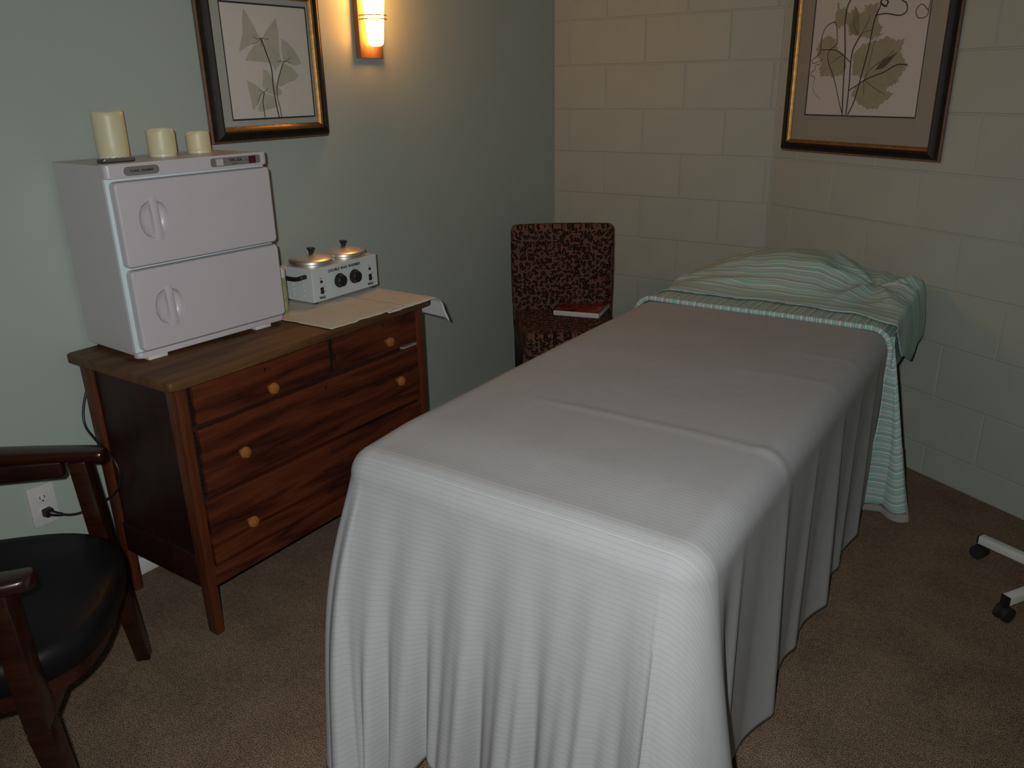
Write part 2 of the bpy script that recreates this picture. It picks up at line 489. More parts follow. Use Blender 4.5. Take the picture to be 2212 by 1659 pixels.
def lathe(bm, prof, n=28, axis='Z', center=(0, 0, 0), wob=None):
    """prof: (radius, height) pairs from bottom to top"""
    c = Vector(center)
    rings = []
    for r, h in prof:
        if r < 1e-6:
            rings.append([h]); continue
        rings.append([(r, h, 2 * PI * k / n) for k in range(n)])
    def pos(r, h, a):
        if axis == 'Z': return c + Vector((r * math.cos(a), r * math.sin(a), h))
        if axis == 'X': return c + Vector((h, r * math.cos(a), r * math.sin(a)))
        return c + Vector((r * math.cos(a), h, r * math.sin(a)))
    vr = []
    for ring in rings:
        if len(ring) == 1: vr.append([bm.verts.new(pos(0, ring[0], 0))])
        else:
            vr.append([bm.verts.new(pos(r, h + (wob(a, r, h) if wob else 0), a)) for r, h, a in ring])
    for a, b in zip(vr, vr[1:]):
        if len(a) == 1 and len(b) == 1: continue
        for k in range(n):
            k2 = (k + 1) % n
            if len(a) == 1: bm.faces.new((a[0], b[k2], b[k]))
            elif len(b) == 1: bm.faces.new((a[k], a[k2], b[0]))
            else: bm.faces.new((a[k], a[k2], b[k2], b[k]))
    return bm
def prism(bm, poly, z0, z1, plane='XY', bev=0.0):
    """extruded polygon; plane XY: (x,y,z)  YZ: (z,x,y) i.e. depth along X"""
    def P(a, b, h):
        return (a, b, h) if plane == 'XY' else ((h, a, b) if plane == 'YZ' else (a, h, b))
    lo = [bm.verts.new(P(a, b, z0)) for a, b in poly]
    hi = [bm.verts.new(P(a, b, z1)) for a, b in poly]
    n = len(poly)
    bm.faces.new(lo[::-1]); f = bm.faces.new(hi)
    for i in range(n): bm.faces.new((lo[i], lo[(i + 1) % n], hi[(i + 1) % n], hi[i]))
    if bev:
        es = [e for e in bm.edges if all(v in hi for v in e.verts) or all(v in lo for v in e.verts)]
        bmesh.ops.bevel(bm, geom=es, offset=bev, segments=2, affect='EDGES', profile=0.5)
    return bm
def rrect(x0, y0, x1, y1, r, n=5, sub=0):
    pts = []
    for cx, cy, a0 in ((x1 - r, y1 - r, 0), (x0 + r, y1 - r, 90), (x0 + r, y0 + r, 180), (x1 - r, y0 + r, 270)):
        for k in range(n + 1):
            a = math.radians(a0 + 90 * k / n)
            pts.append((cx + r * math.cos(a), cy + r * math.sin(a)))
    if sub:
        out = []
        m = len(pts)
        for i in range(m):
            a, b = pts[i], pts[(i + 1) % m]
            out.append(a)
            if math.hypot(a[0] - b[0], a[1] - b[1]) > r:
                for k in range(1, sub): out.append((a[0] + (b[0] - a[0]) * k / sub, a[1] + (b[1] - a[1]) * k / sub))
        pts = out
    return pts
def grid_mesh(name, P, uvs=None, material=None, parent=None, thick=0.0, closed=False, smooth=60, mat2=None, weld=False):
    """P[i][j] -> points; a sheet with optional real thickness"""
    ni, nj = len(P), len(P[0])
    verts = [tuple(P[i][j]) for i in range(ni) for j in range(nj)]
    faces = []
    for i in range(ni - 1):
        for j in range(nj - 1):
            faces.append((i * nj + j, (i + 1) * nj + j, (i + 1) * nj + j + 1, i * nj + j + 1))
    me = bpy.data.meshes.new(name)
    me.from_pydata(verts, [], faces)
    if uvs:
        lay = me.uv_layers.new(name='UVMap')
        for poly in me.polygons:
            for li in poly.loop_indices:
                vi = me.loops[li].vertex_index
                lay.data[li].uv = uvs[vi // nj][vi % nj]
    me.update()
    if weld:
        bm = bmesh.new(); bm.from_mesh(me)
        bmesh.ops.remove_doubles(bm, verts=bm.verts[:], dist=0.0008)
        bm.to_mesh(me); bm.free()
    o = new_obj(name, me, parent, material, smooth)
    if thick:
        s = o.modifiers.new('thickness', 'SOLIDIFY')
        s.thickness = thick
        s.offset = -1.0
        if mat2:
            me.materials.append(MATS[mat2])
            s.material_offset = 1
    return o
def text_obj(name, body, size, material, parent, loc, rot, bold=0.0, width=None, depth=0.0004, shear=0.0, spacing=1.0):
    cu = bpy.data.curves.new(name, 'FONT')
    cu.body = body; cu.size = size; cu.extrude = depth; cu.offset = bold
    cu.align_x = 'CENTER'; cu.align_y = 'CENTER'; cu.shear = shear; cu.space_character = spacing
    cu.resolution_u = 3
    tmp = bpy.data.objects.new(name, cu)
    C.objects.link(tmp)
    dg = bpy.context.evaluated_depsgraph_get()
    me = bpy.data.meshes.new_from_object(tmp.evaluated_get(dg))
    bpy.data.objects.remove(tmp); bpy.data.curves.remove(cu)
    if width:
        xs = [v.co.x for v in me.vertices]
        k = width / (max(xs) - min(xs))
        for v in me.vertices: v.co.x *= k
    me.materials.clear()
    o = new_obj(name, me, parent, material, None)
    o.location = loc
    o.rotation_euler = rot
    return o

# ------------------------------------------------------------------ room shell
D, L1, ANG = 3.7273, 1.1344, 0.51163
CEIL = 2.44
YR, XS = -1.7, L1 + 2.2 * math.cos(ANG)
S2L = 2.2
YE = D - S2L * math.sin(ANG)
ex = Vector((math.cos(ANG), -math.sin(ANG), 0))
bm = bmesh.new()
prism(bm, [(-0.1, YR - 0.1), (XS + 0.1, YR - 0.1), (XS + 0.1, YE + 0.05), (L1 + 0.03, D + 0.1), (-0.1, D + 0.1)], -0.1, 0.0)
struct(obj('floor', bm, 'carpet', smooth=None))
bm = bmesh.new()
prism(bm, [(-0.1, YR - 0.1), (XS + 0.1, YR - 0.1), (XS + 0.1, YE + 0.05), (L1 + 0.03, D + 0.1), (-0.1, D + 0.1)], CEIL, CEIL + 0.1)
struct(obj('ceiling', bm, 'ceiling_paint', smooth=None))
struct(obj('wall_left', B((-0.12, YR, 0), (0, D, CEIL)), 'wall_paint', smooth=None))
struct(obj('wall_rear', B((-0.12, YR - 0.12, 0), (XS + 0.12, YR, CEIL)), 'wall_paint', smooth=None))
struct(obj('wall_side', B((XS, YR, 0), (XS + 0.12, YE, CEIL)), 'wall_paint', smooth=None))
struct(obj('baseboard_left', B((0.0, YR + 0.01, 0), (0.012, D - 0.01, 0.06), 0.003), 'white_trim'))

# cinder block walls: every block is a piece of its own in front of the recessed mortar
BW, BH, GAP, Z0 = 0.4064, 0.2032, 0.0055, 1.33822
block_cache = {}
def block_mesh(w, h):
    key = (round(w, 3), round(h, 3))
    if key not in block_cache:
        bm = B((GAP / 2, 0.0, GAP / 2), (w - GAP / 2, 0.03, h - GAP / 2), 0.0022, 1)
        bmesh.ops.recalc_face_normals(bm, faces=bm.faces[:])
        me = bpy.data.meshes.new('block'); bm.to_mesh(me); bm.free()
        me.materials.append(MATS['block_paint'])
        block_cache[key] = me
    return block_cache[key]
def block_wall(name, origin, rz, length, joint):
    bm = B((-0.05, 0.0035, 0.0), (length + 0.05, 0.12, CEIL))
    w = struct(obj(name, bm, 'block_paint', smooth=None))
    w.location = origin; w.rotation_euler = (0, 0, rz)
    for k in range(-7, 6):
        za, zb = max(0.0, Z0 + k * BH), min(CEIL, Z0 + (k + 1) * BH)
        if zb - za < 0.02: continue
        off = joint + (0 if k % 2 == 0 else BW / 2)
        n0 = math.floor((0 - off) / BW)
        for n in range(n0, n0 + 12):
            xa, xb = max(0.0, off + n * BW), min(length, off + (n + 1) * BW)
            if xb - xa < 0.015: continue
            o = bpy.data.objects.new('block', block_mesh(xb - xa, zb - za))
            C.objects.link(o); o.parent = w
            o.location = (xa, random.uniform(0, 0.0009), za)
    return w
block_wall('wall_back', (0, D, 0), 0.0, L1, 0.29416)        # course k=-2 has its joints here
block_wall('wall_right', (L1, D, 0), -ANG, S2L, 0.34526)

# ------------------------------------------------------------------ dresser
XF, YL, YRT, ZT = 0.4776, 1.1071, 2.0712, 0.7758
XB = 0.03
dr = thing('dresser', 'dark oak chest of drawers with round wooden knobs against the green wall', 'dresser', (0, 0, 0))
bm = bmesh.new()
prism(bm, rrect(XB - 0.008, YL - 0.028, XF + 0.024, YRT + 0.028, 0.012), ZT - 0.024, ZT, bev=0.004)
obj('top', bm, 'oak_top', dr)
PW = 0.032
for (xa, xb, ya, yb) in ((XF - 0.045, XF, YL, YL + PW), (XF - 0.045, XF, YRT - PW, YRT), (XB, XB + 0.05, YL, YL + PW), (XB, XB + 0.05, YRT - PW, YRT)):
    bm = bmesh.new()
    box(bm, (xa, ya, 0.0), (xb, yb, ZT - 0.024), 0.002)
    for v in bm.verts:                                       # feet taper slightly
        if v.co.z < 0.02:
            v.co.x += (0.006 if v.co.x < (xa + xb) / 2 else 0)
            v.co.y += (0.004 if v.co.y < (ya + yb) / 2 else -0.002)
    obj('leg', bm, 'oak_post', dr)
for s, yy in ((0, YL + 0.012), (1, YRT - 0.022)):
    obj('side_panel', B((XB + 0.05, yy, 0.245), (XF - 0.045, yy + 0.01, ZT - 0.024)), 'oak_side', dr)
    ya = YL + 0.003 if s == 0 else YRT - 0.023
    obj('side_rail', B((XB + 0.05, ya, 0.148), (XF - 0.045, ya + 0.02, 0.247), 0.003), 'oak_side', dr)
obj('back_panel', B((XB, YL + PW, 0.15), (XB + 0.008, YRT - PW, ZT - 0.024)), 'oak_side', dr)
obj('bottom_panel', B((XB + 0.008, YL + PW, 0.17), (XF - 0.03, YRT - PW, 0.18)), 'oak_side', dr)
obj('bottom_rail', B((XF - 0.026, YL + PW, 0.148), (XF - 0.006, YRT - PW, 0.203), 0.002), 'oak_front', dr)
obj('top_rail', B((XF - 0.030, YL + PW, 0.744), (XF - 0.008, YRT - PW, ZT - 0.024), 0.001), 'oak_front', dr)
for z in (0.6255, 0.4165, 0.2065):
    obj('drawer_rail', B((XF - 0.040, YL + PW, z - 0.006), (XF - 0.022, YRT - PW, z + 0.006)), 'dark_gap', dr)
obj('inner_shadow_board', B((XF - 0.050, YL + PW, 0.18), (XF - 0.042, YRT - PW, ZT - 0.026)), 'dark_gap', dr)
def rope(y, za, zb):
    bm = bmesh.new()
    n, m = 8, int((zb - za) / 0.0022)
    rings = []
    for i in range(m + 1):
        z = za + (zb - za) * i / m
        ring = []
        for k in range(n * 2):
            a = PI * k / n + z * 230
            r = 0.0072 * (1.0 if (k % 8) < 4 else 0.62)
            ring.append(bm.verts.new((XF - 0.012 + r * math.cos(a), y + r * math.sin(a), z)))
        rings.append(ring)
    for a, b in zip(rings, rings[1:]):
        for k in range(n * 2):
            bm.faces.new((a[k], a[(k + 1) % (2 * n)], b[(k + 1) % (2 * n)], b[k]))
    bm.faces.new(rings[0][::-1]); bm.faces.new(rings[-1])
    return obj('rope_moulding', bm, 'dark_trim', dr)
rope(YL + PW + 0.008, 0.632, 0.742)
rope(YL + PW + 0.008, 0.424, 0.612)
rope(1.646, 0.632, 0.742)
obj('centre_post', B((XF - 0.030, 1.634, 0.630), (XF - 0.021, 1.658, 0.744)), 'dark_gap', dr)
def knob(parent, y, z):
    bm = bmesh.new()
    lathe(bm, [(0.0, 0), (0.008, 0), (0.008, 0.006), (0.010, 0.009), (0.0165, 0.014), (0.0175, 0.020), (0.014, 0.026), (0.006, 0.029), (0.0, 0.0295)], 20, 'X', (XF + 0.0005, y, z))
    obj('knob', bm, 'knob_wood', parent)
def drawer(ya, yb, za, zb, knobs, key, tilt=0.0):
    bm = bmesh.new()
    box(bm, (XF - 0.034, ya, za), (XF + 0.001, yb, zb), 0.003)
    for v in bm.verts: v.co.z += tilt * (v.co.y - (ya + yb) / 2)
    d = obj('drawer', bm, 'oak_front', dr, wn=True)
    for k in knobs: knob(d, *k)
    bm = bmesh.new()
    ky, kz = key
    lathe(bm, [(0.0, 0), (0.0042, 0), (0.0042, 0.0015), (0.0, 0.0015)], 12, 'X', (XF + 0.0005, ky, kz + 0.004))
    box(bm, (XF + 0.0005, ky - 0.0022, kz - 0.008), (XF + 0.002, ky + 0.0022, kz + 0.003))
    obj('keyhole', bm, 'dark_gap', d)
    return d
drawer(YL + PW + 0.017, 1.633, 0.6325, 0.741, [(1.398, 0.664)], (1.388, 0.720))
drawer(1.660, YRT - PW - 0.003, 0.6325, 0.743, [(1.885, 0.672)], (1.872, 0.728))
drawer(YL + PW + 0.016, YRT - PW - 0.002, 0.423, 0.6185, [(1.276, 0.513), (1.926, 0.523)], (1.605, 0.598), tilt=-0.0035)
drawer(YL + PW + 0.006, YRT - PW - 0.002, 0.212, 0.411, [(1.270, 0.298), (1.926, 0.300)], (1.605, 0.385))
obj('pale_drawer_edge', B((XF - 0.02, 1.97, 0.6195), (XF - 0.002, YRT - PW - 0.003, 0.6262)), 'pale_line', dr)
obj('pale_drawer_edge', B((XF - 0.02, YL + PW + 0.02, 0.7415), (XF - 0.006, 1.63, 0.7440)), 'pale_line', dr)

# ------------------------------------------------------------------ towel warmer (local x = along the front, y = into the cabinet, z up)
WA = 0.04641
tw = thing('towel_warmer', 'white two-door towel warmer cabinet standing on the dresser', 'towel warmer', (0.27515, 1.14139, ZT), PI / 2 - WA)
WW, WD, WH = 0.479, 0.262, 0.514
# after the rotation local +x runs along the front, local +y points to the wall
obj('body', B((0.0, 0.010, 0.016), (WW, WD, WH - 0.002), 0.004), 'appliance_white', tw, wn=True)
obj('front_frame', B((0.001, 0.0045, 0.016), (WW - 0.001, 0.0105, WH - 0.006), 0.001), 'appliance_inner', tw)
bm = bmesh.new()
prism(bm, rrect(-0.002, -0.016, WW + 0.001, 0.026, 0.013), 0.479, WH, 'XY', bev=0.0035)
tp = obj('top_panel', bm, 'appliance_white', tw, wn=True)
bm = bmesh.new()
prism(bm, rrect(-0.001, -0.013, WW - 0.001, 0.024, 0.012), 0.0115, 0.0265, 'XY', bev=0.003)
obj('base_panel', bm, 'appliance_white', tw)
def plate(name, x0, z0, x1, z1, r, material, y=-0.0163, t=0.0012, parent=None):
    bm = bmesh.new(); prism(bm, rrect(x0, z0, x1, z1, r), y - t, y, 'XZ')
    return obj(name, bm, material, parent or tp)
FR = (PI / 2, 0, 0)
pl = plate('name_badge', 0.044, 0.4835, 0.140, 0.506, 0.0105, 'appliance_grey')
text_obj('lettering', 'TOWEL WARMER', 0.0085, 'print_black', pl, (0.092, -0.0177, 0.4945), FR, bold=0.00012, width=0.066, spacing=1.12)
pl = plate('control_panel', 0.293, 0.4845, 0.4545, 0.5075, 0.006, 'appliance_grey')
plate('rocker_switch', 0.309, 0.487, 0.330, 0.505, 0.001, 'switch_white', y=-0.0175, t=0.003, parent=pl)
plate('indicator_lamp', 0.4155, 0.4865, 0.4375, 0.5055, 0.001, 'print_black', y=-0.0175, t=0.002, parent=pl)
plate('indicator_lens', 0.4185, 0.489, 0.4345, 0.503, 0.001, 'switch_red', y=-0.0195, t=0.002, parent=pl)
text_obj('lettering', 'TWL-32A', 0.011, 'print_black', pl, (0.371, -0.0177, 0.4985), FR, bold=0.0002, width=0.042)
for xx in (0.3605, 0.3655, 0.3722, 0.3785):
    obj('panel_mark', B((xx - 0.0018, -0.0178, 0.4886), (xx + 0.0018, -0.0174, 0.4904)), 'print_black', pl)
for xx in (0.303, 0.337, 0.405, 0.409, 0.446):
    obj('panel_mark', B((xx - 0.002, -0.0178, 0.4955), (xx + 0.002, -0.0174, 0.4965)), 'print_black', pl)
def door(x0, z0, x1, z1, hc, ax):
    t0, t1 = 0.004, -0.021                              # back and front of the door
    outer = rrect(x0, z0, x1, z1, 0.012, 5, 6)
    inner = rrect(x0 + 0.006, z0 + 0.006, x1 - 0.006, z1 - 0.006, 0.008, 5, 6)
    cx, cz = hc
    def ell(k):
        out = []
        for (a, b) in inner:
            an = math.atan2((b - cz) / ax[1], (a - cx) / ax[0])
            out.append((cx + ax[0] * k * math.cos(an), cz + ax[1] * k * math.sin(an)))
        return out
    # remap so the ellipse points keep turning evenly
    rings = [(outer, t0), (outer, t1 + 0.007), ([((a + c) / 2, (b + d) / 2) for (a, b), (c, d) in zip(outer, inner)], t1 + 0.0015), (inner, t1),
             (ell(1.03), t1), (ell(1.0), t1 + 0.0015), (ell(0.95), t1 + 0.010), (ell(0.78), t1 + 0.018), (ell(0.4), t1 + 0.022)]
    bm = bmesh.new()
    vr = [[bm.verts.new((a, y, b)) for a, b in ring] for ring, y in rings]
    n = len(outer)
    for a, b in zip(vr, vr[1:]):
        for k in range(n): bm.faces.new((a[k], a[(k + 1) % n], b[(k + 1) % n], b[k]))
    bm.faces.new(vr[-1]); bm.faces.new(vr[0][::-1])
    d = obj('door', bm, 'appliance_white', tw, smooth=40, wn=True)
    bm = bmesh.new()                                     # upright bowed grip across the hollow
    secs = []
    for i in range(13):
        f = i / 12
        zz = cz + ax[1] * 1.06 * (1 - 2 * f)
        w = 0.0105 + 0.0035 * (2 * f - 1) ** 2 + 0.003 * f
        yc = t1 - 0.003 * math.sin(PI * f)
        xc = cx + 0.004 + 0.004 * (f - 0.5)
        secs.append([bm.verts.new((xc + dx * w, yc + dy, zz)) for dx, dy in ((-1, 0.010), (-0.8, 0.0), (-0.3, -0.002), (0.3, -0.002), (0.8, 0.0), (1, 0.010))])
    for a, b in zip(secs, secs[1:]):
        for k in range(6): bm.faces.new((a[k], a[(k + 1) % 6], b[(k + 1) % 6], b[k]))
    bm.faces.new(secs[0]); bm.faces.new(secs[-1][::-1])
    obj('handle', bm, 'appliance_white', d, smooth=50)
    return d
door(0.0100, 0.2535, WW + 0.001, 0.4715, (0.103, 0.370), (0.041, 0.052))
door(0.0125, 0.0285, WW + 0.001, 0.2465, (0.106, 0.137), (0.041, 0.052))
for x, y in ((0.055, 0.008), (0.40, 0.008), (0.055, 0.22), (0.40, 0.22)):
    obj('foot', B((x - 0.028, y - 0.018, 0.0), (x + 0.028, y + 0.022, 0.0165), 0.003), 'foot_cream', tw)
for z in (0.250, 0.477):
    bm = bmesh.new(); lathe(bm, [(0, 0), (0.004, 0), (0.004, 0.008), (0, 0.008)], 10, 'Z', (WW - 0.006, -0.006, z - 0.004))
    obj('hinge', bm, 'print_black', tw)

# ------------------------------------------------------------------ candles on the warmer
ZW = ZT + WH - 0.002
def candle(label, x, y, r, h, seed):
    t = thing('pillar_candle', label, 'candle', (x, y, ZW), seed, 'cream pillar candles on the towel warmer')
    rnd = random.Random(seed)
    ph = [rnd.uniform(0, 6) for _ in range(3)]
    def wob(a, rr, hh):
        if hh < h * 0.9: return 0
        k = 0.35 if rr < r * 0.6 else 1.0
        return k * 0.0042 * (math.sin(2 * a + ph[0]) + 0.6 * math.sin(3 * a + ph[1]) + 0.4 * math.sin(5 * a + ph[2]))
    bm = bmesh.new()
    lathe(bm, [(0, 0.007), (r * 0.98, 0.007), (r, 0.010), (r, h * 0.3), (r * 1.005, h * 0.6), (r, h * 0.88), (r, h - 0.002), (r * 0.95, h + 0.001), (r * 0.86, h - 0.004), (r * 0.8, h - 0.014), (r * 0.4, h - 0.018), (0, h - 0.018)], 40, 'Z', wob=wob)
    obj('wax', bm, 'candle_wax', t, smooth=60)
    bm = bmesh.new(); lathe(bm, [(0, 0), (r * 0.95, 0), (r * 0.95, 0.0075), (0, 0.0075)], 32)
    obj('base', bm, 'candle_base', t)
    bm = bmesh.new(); tube(bm, smooth_path([(0, 0, h - 0.019), (0.0005, 0, h - 0.012), (0.002, 0.001, h - 0.006)], 4), 0.0013, 6)
    obj('wick', bm, 'black_plastic', t)
candle('tall cream pillar candle at the left end of the towel warmer', 0.060, 1.305, 0.0415, 0.121, 1.0)
candle('short wide cream candle in the middle on the towel warmer', 0.138, 1.404, 0.0380, 0.069, 2.3)
candle('smallest cream candle on the towel warmer, nearest the picture', 0.126, 1.531, 0.0340, 0.055, 4.1)

rm = thing('remote_control', 'small flat dark device lying in front of the tall candle', 'remote', (0.203, 1.222, ZW), PI / 2 - 0.10)
bm = bmesh.new(); prism(bm, rrect(-0.042, -0.017, 0.046, 0.017, 0.005), 0.0005, 0.010, bev=0.002)
obj('case', bm, 'remote_dark', rm)
bm = bmesh.new(); prism(bm, rrect(-0.037, -0.0185, 0.041, -0.012, 0.002), 0.0035, 0.0105, bev=0.0008)
obj('silver_band', bm, 'remote_silver', rm)
for i in range(4):
    bm = bmesh.new(); lathe(bm, [(0, 0), (0.003, 0), (0.003, 0.0016), (0, 0.0016)], 10, 'Z', (-0.028 + 0.016 * i, 0.002, 0.0098))
    obj('button', bm, 'remote_silver', rm)

# ------------------------------------------------------------------ bottle behind the warmer's right side
bo = thing('spray_bottle', 'green labelled bottle with white cap squeezed between the two warmers', 'bottle', (0.215, 1.683, ZT + 0.003))
bm = bmesh.new(); lathe(bm, [(0, 0), (0.026, 0), (0.028, 0.004), (0.028, 0.114), (0.0265, 0.119), (0, 0.119)], 28)
obj('bottle_body', bm, 'bottle_green', bo)
bm = bmesh.new(); lathe(bm, [(0, 0.118), (0.0275, 0.118), (0.0275, 0.138), (0.022, 0.147), (0, 0.149)], 24)
obj('cap', bm, 'bottle_cap', bo)

# ------------------------------------------------------------------ paper towels under the wax warmer
def paper(label, x0, x1, y0, y1, z, seed, drop=True, skew=0.0):
    rnd = random.Random(seed)
    NX, NY = 34, 60
    P, edge = [], YRT + 0.028
    for i in range(NX + 1):
        row = []
        for j in range(NY + 1):
            fx, fy = i / NX, j / NY
            x = x0 + (x1 - x0) * fx
            s = y0 + (y1 - y0) * fy + skew * (fx - 0.5) + 0.006 * noise.noise(Vector((x * 22, seed, 8))) * (1 - fy)
            x += (0.008 * noise.noise(Vector((s * 9, seed, 0))) + 0.004 * noise.noise(Vector((s * 31, seed, 3)))) * fx
            zz = z + 0.0012 * (1 + noise.noise(Vector((x * 18, s * 14, seed))))
            y = s
            if s > edge and drop:
                d = s - edge
                R = 0.045
                if d < R * 1.2:
                    a = d / R
                    y = edge + R * math.sin(a); zz -= R * (1 - math.cos(a))
                else:
                    a = 1.2
                    e = d - R * 1.2
                    y = edge + R * math.sin(a) + e * math.cos(a) * 0.9; zz -= R * (1 - math.cos(a)) + e * math.sin(a)
                x += 0.16 * d * (fx - 0.2)
            if x > XF + 0.024:
                zz -= 0.35 * (x - XF - 0.024)
            row.append((x, y, zz))
        P.append(row)
    o = grid_mesh('paper_towel', P, None, 'paper_pink', None, 0.0008, smooth=50, mat2='paper_white')
    return tag(o, label, 'paper towel', 'paper towels under the wax warmer')
paper('pinkish paper towel drooping over the right end of the dresser', 0.10, 0.512, 1.86, 2.203, ZT + 0.0002, 3, skew=0.03)
paper('pinkish paper towel under the wax warmer beside the white cabinet', 0.10, 0.502, 1.628, 1.955, ZT + 0.0027, 5, drop=False, skew=0.01)

# ------------------------------------------------------------------ double wax warmer (local x along the front, y to the wall)
wx = thing('wax_warmer', 'white double wax warmer with two aluminium lids on the dresser', 'wax warmer', (0.2440, 1.8035, ZT + 0.0058), PI / 2 + 0.0179)
XL, XD, XH = 0.3145, 0.158, 0.124
obj('housing', B((0, 0, 0.011), (XL, XD, XH), 0.004), 'wax_body', wx, wn=True)
for x in (0.018, XL - 0.022):
    for y in (0.014, XD - 0.014):
        bm = bmesh.new(); lathe(bm, [(0, 0), (0.009, 0), (0.010, 0.012), (0, 0.012)], 14, 'Z', (x, y, 0))
        obj('foot', bm, 'black_rubber', wx)
Y0 = -0.0004
text_obj('lettering', 'DOUBLE WAX WARMER', 0.0135, 'print_black', wx, (0.151, Y0, 0.1055), FR, bold=0.00035, width=0.153, spacing=1.12)
for x in (0.0385, 0.2735):
    text_obj('lettering', 'WAX', 0.013, 'print_black', wx, (x, Y0, 0.0235), FR, bold=0.0004, width=0.029)
    obj('rocker_switch', B((x - 0.0062, -0.004, 0.036), (x + 0.0062, 0.001, 0.0585), 0.0012), 'black_plastic', wx)
    text_obj('lettering', 'ON', 0.0048, 'print_grey', wx, (x + 0.0125, Y0, 0.0600), FR, width=0.0058)
    text_obj('lettering', 'OFF', 0.0048, 'print_grey', wx, (x + 0.0135, Y0, 0.0420), FR, width=0.0078)
    text_obj('lettering', 'HEAT', 0.0046, 'print_grey', wx, (x, Y0, 0.0885), FR, width=0.0105)
    bm = bmesh.new(); lathe(bm, [(0, 0.0), (0.0054, 0.0), (0.0050, -0.003), (0.0030, -0.0055), (0, -0.006)], 16, 'Y', (x, 0.0, 0.0775))
    obj('indicator_lamp', bm, 'lamp_red', wx)
for x in (0.1235, 0.1965):
    bm = bmesh.new()
    lathe(bm, [(0, 0.002), (0.0245, 0.002), (0.0245, -0.004), (0.0215, -0.0055), (0.0195, -0.017), (0.0170, -0.019), (0, -0.019)], 28, 'Y', (x, 0.0, 0.0655))
    k = obj('dial', bm, 'black_plastic', wx)
    obj('grip_rib', B((x - 0.0035, -0.0215, 0.0475), (x + 0.0035, -0.017, 0.0835), 0.0012), 'black_plastic', k)
    for i in range(11):
        a = math.radians(-130 + 26 * i)
        bm = bmesh.new()
        c_ = Vector((x + 0.0300 * math.sin(a), Y0 - 0.0002, 0.0655 + 0.0300 * math.cos(a)))
        d_ = Vector((math.sin(a), 0, math.cos(a)))
        beam(bm, c_ - d_ * 0.0012, c_ + d_ * 0.0012, 0.0009, 0.0004, up=Vector((0, 1, 0)))
        obj('dial_mark', bm, 'print_grey', k, smooth=None)
# carrying handles and louvres on both ends
for s, x in ((-1, 0.0), (1, XL)):
    bm = bmesh.new()
    pts = smooth_path([(x, 0.030, 0.098), (x + s * 0.014, 0.033, 0.097), (x + s * 0.021, 0.050, 0.092), (x + s * 0.0235, 0.085, 0.091), (x + s * 0.021, 0.120, 0.095), (x + s * 0.014, 0.137, 0.100), (x, 0.140, 0.101)], 5)
    rad = [0.0075] * len(pts)
    tube(bm, pts, rad, 10)
    obj('carry_handle', bm, 'black_plastic', wx, smooth=60)
    for c in range(2):
        for r in range(4):
            bm = bmesh.new()
            yc, zc = 0.055 + 0.052 * c, 0.030 + 0.0165 * r
            prism(bm, [(yc - 0.017, zc), (yc + 0.017, zc), (yc + 0.013, zc + 0.006), (yc - 0.013, zc + 0.006)], x - 0.0003, x + s * 0.003, 'YZ')
            obj('louvre', bm, 'wax_body', wx)
for i, x in enumerate((0.080, 0.234)):
    cy = 0.080
    bm = bmesh.new(); lathe(bm, [(0, XH - 0.001), (0.070, XH - 0.001), (0.070, XH + 0.004), (0.0735, XH + 0.0045), (0.0735, XH + 0.0065), (0.069, XH + 0.007), (0, XH + 0.007)], 44, 'Z', (x, cy, 0))
    pot = obj('pot', bm, 'aluminium', wx)
    bm = bmesh.new(); lathe(bm, [(0.0735, XH + 0.0075), (0.0755, XH + 0.0075), (0.0760, XH + 0.0085), (0.0755, XH + 0.0165), (0.0735, XH + 0.0185), (0.060, XH + 0.0225), (0.030, XH + 0.0295), (0.012, XH + 0.0325), (0, XH + 0.033)], 44, 'Z', (x, cy, 0))
    lid = obj('lid', bm, 'aluminium', wx, smooth=30)
    bm = bmesh.new(); lathe(bm, [(0, XH + 0.031), (0.0070, XH + 0.031), (0.0065, XH + 0.039), (0.0090, XH + 0.046), (0.0130, XH + 0.051), (0.0120, XH + 0.054), (0, XH + 0.0545)], 16, 'Z', (x, cy, 0))
    obj('lid_knob', bm, 'black_plastic', lid)

for ch in wx.children:
    if not ch.name.startswith('foot'): ch.location.z -= 0.0062

# ------------------------------------------------------------------ framed pictures
def frame_ring(bm, w, h, prof):
    """mitred ring: prof = (inset from the outer edge, height off the wall); local x right, z up, -y towards the room"""
    rows = []
    for ins, hh in prof:
        rows.append([bm.verts.new(v) for v in ((ins, -hh, ins), (w - ins, -hh, ins), (w - ins, -hh, h - ins), (ins, -hh, h - ins))])
    for a, b in zip(rows, rows[1:]):
        for k in range(4): bm.faces.new((a[k], a[(k + 1) % 4], b[(k + 1) % 4], b[k]))
    return bm
def flat_poly(bm, pts, y):
    return bm.faces.new([bm.verts.new((a, y, b)) for a, b in pts])
def ribbon2d(bm, pts, w, y):
    pts = [Vector((a, 0, b)) for a, b in pts]
    pts = smooth_path(pts, 6)
    Ls, Rs = [], []
    for i, p in enumerate(pts):
        t = pts[min(i + 1, len(pts) - 1)] - pts[max(i - 1, 0)]
        t.normalize()
        n = Vector((-t.z, 0, t.x)) * (w / 2)
        Ls.append(bm.verts.new((p.x + n.x, y, p.z + n.z))); Rs.append(bm.verts.new((p.x - n.x, y, p.z - n.z)))
    for i in range(len(pts) - 1):
        bm.faces.new((Ls[i], Rs[i], Rs[i + 1], Ls[i + 1]))
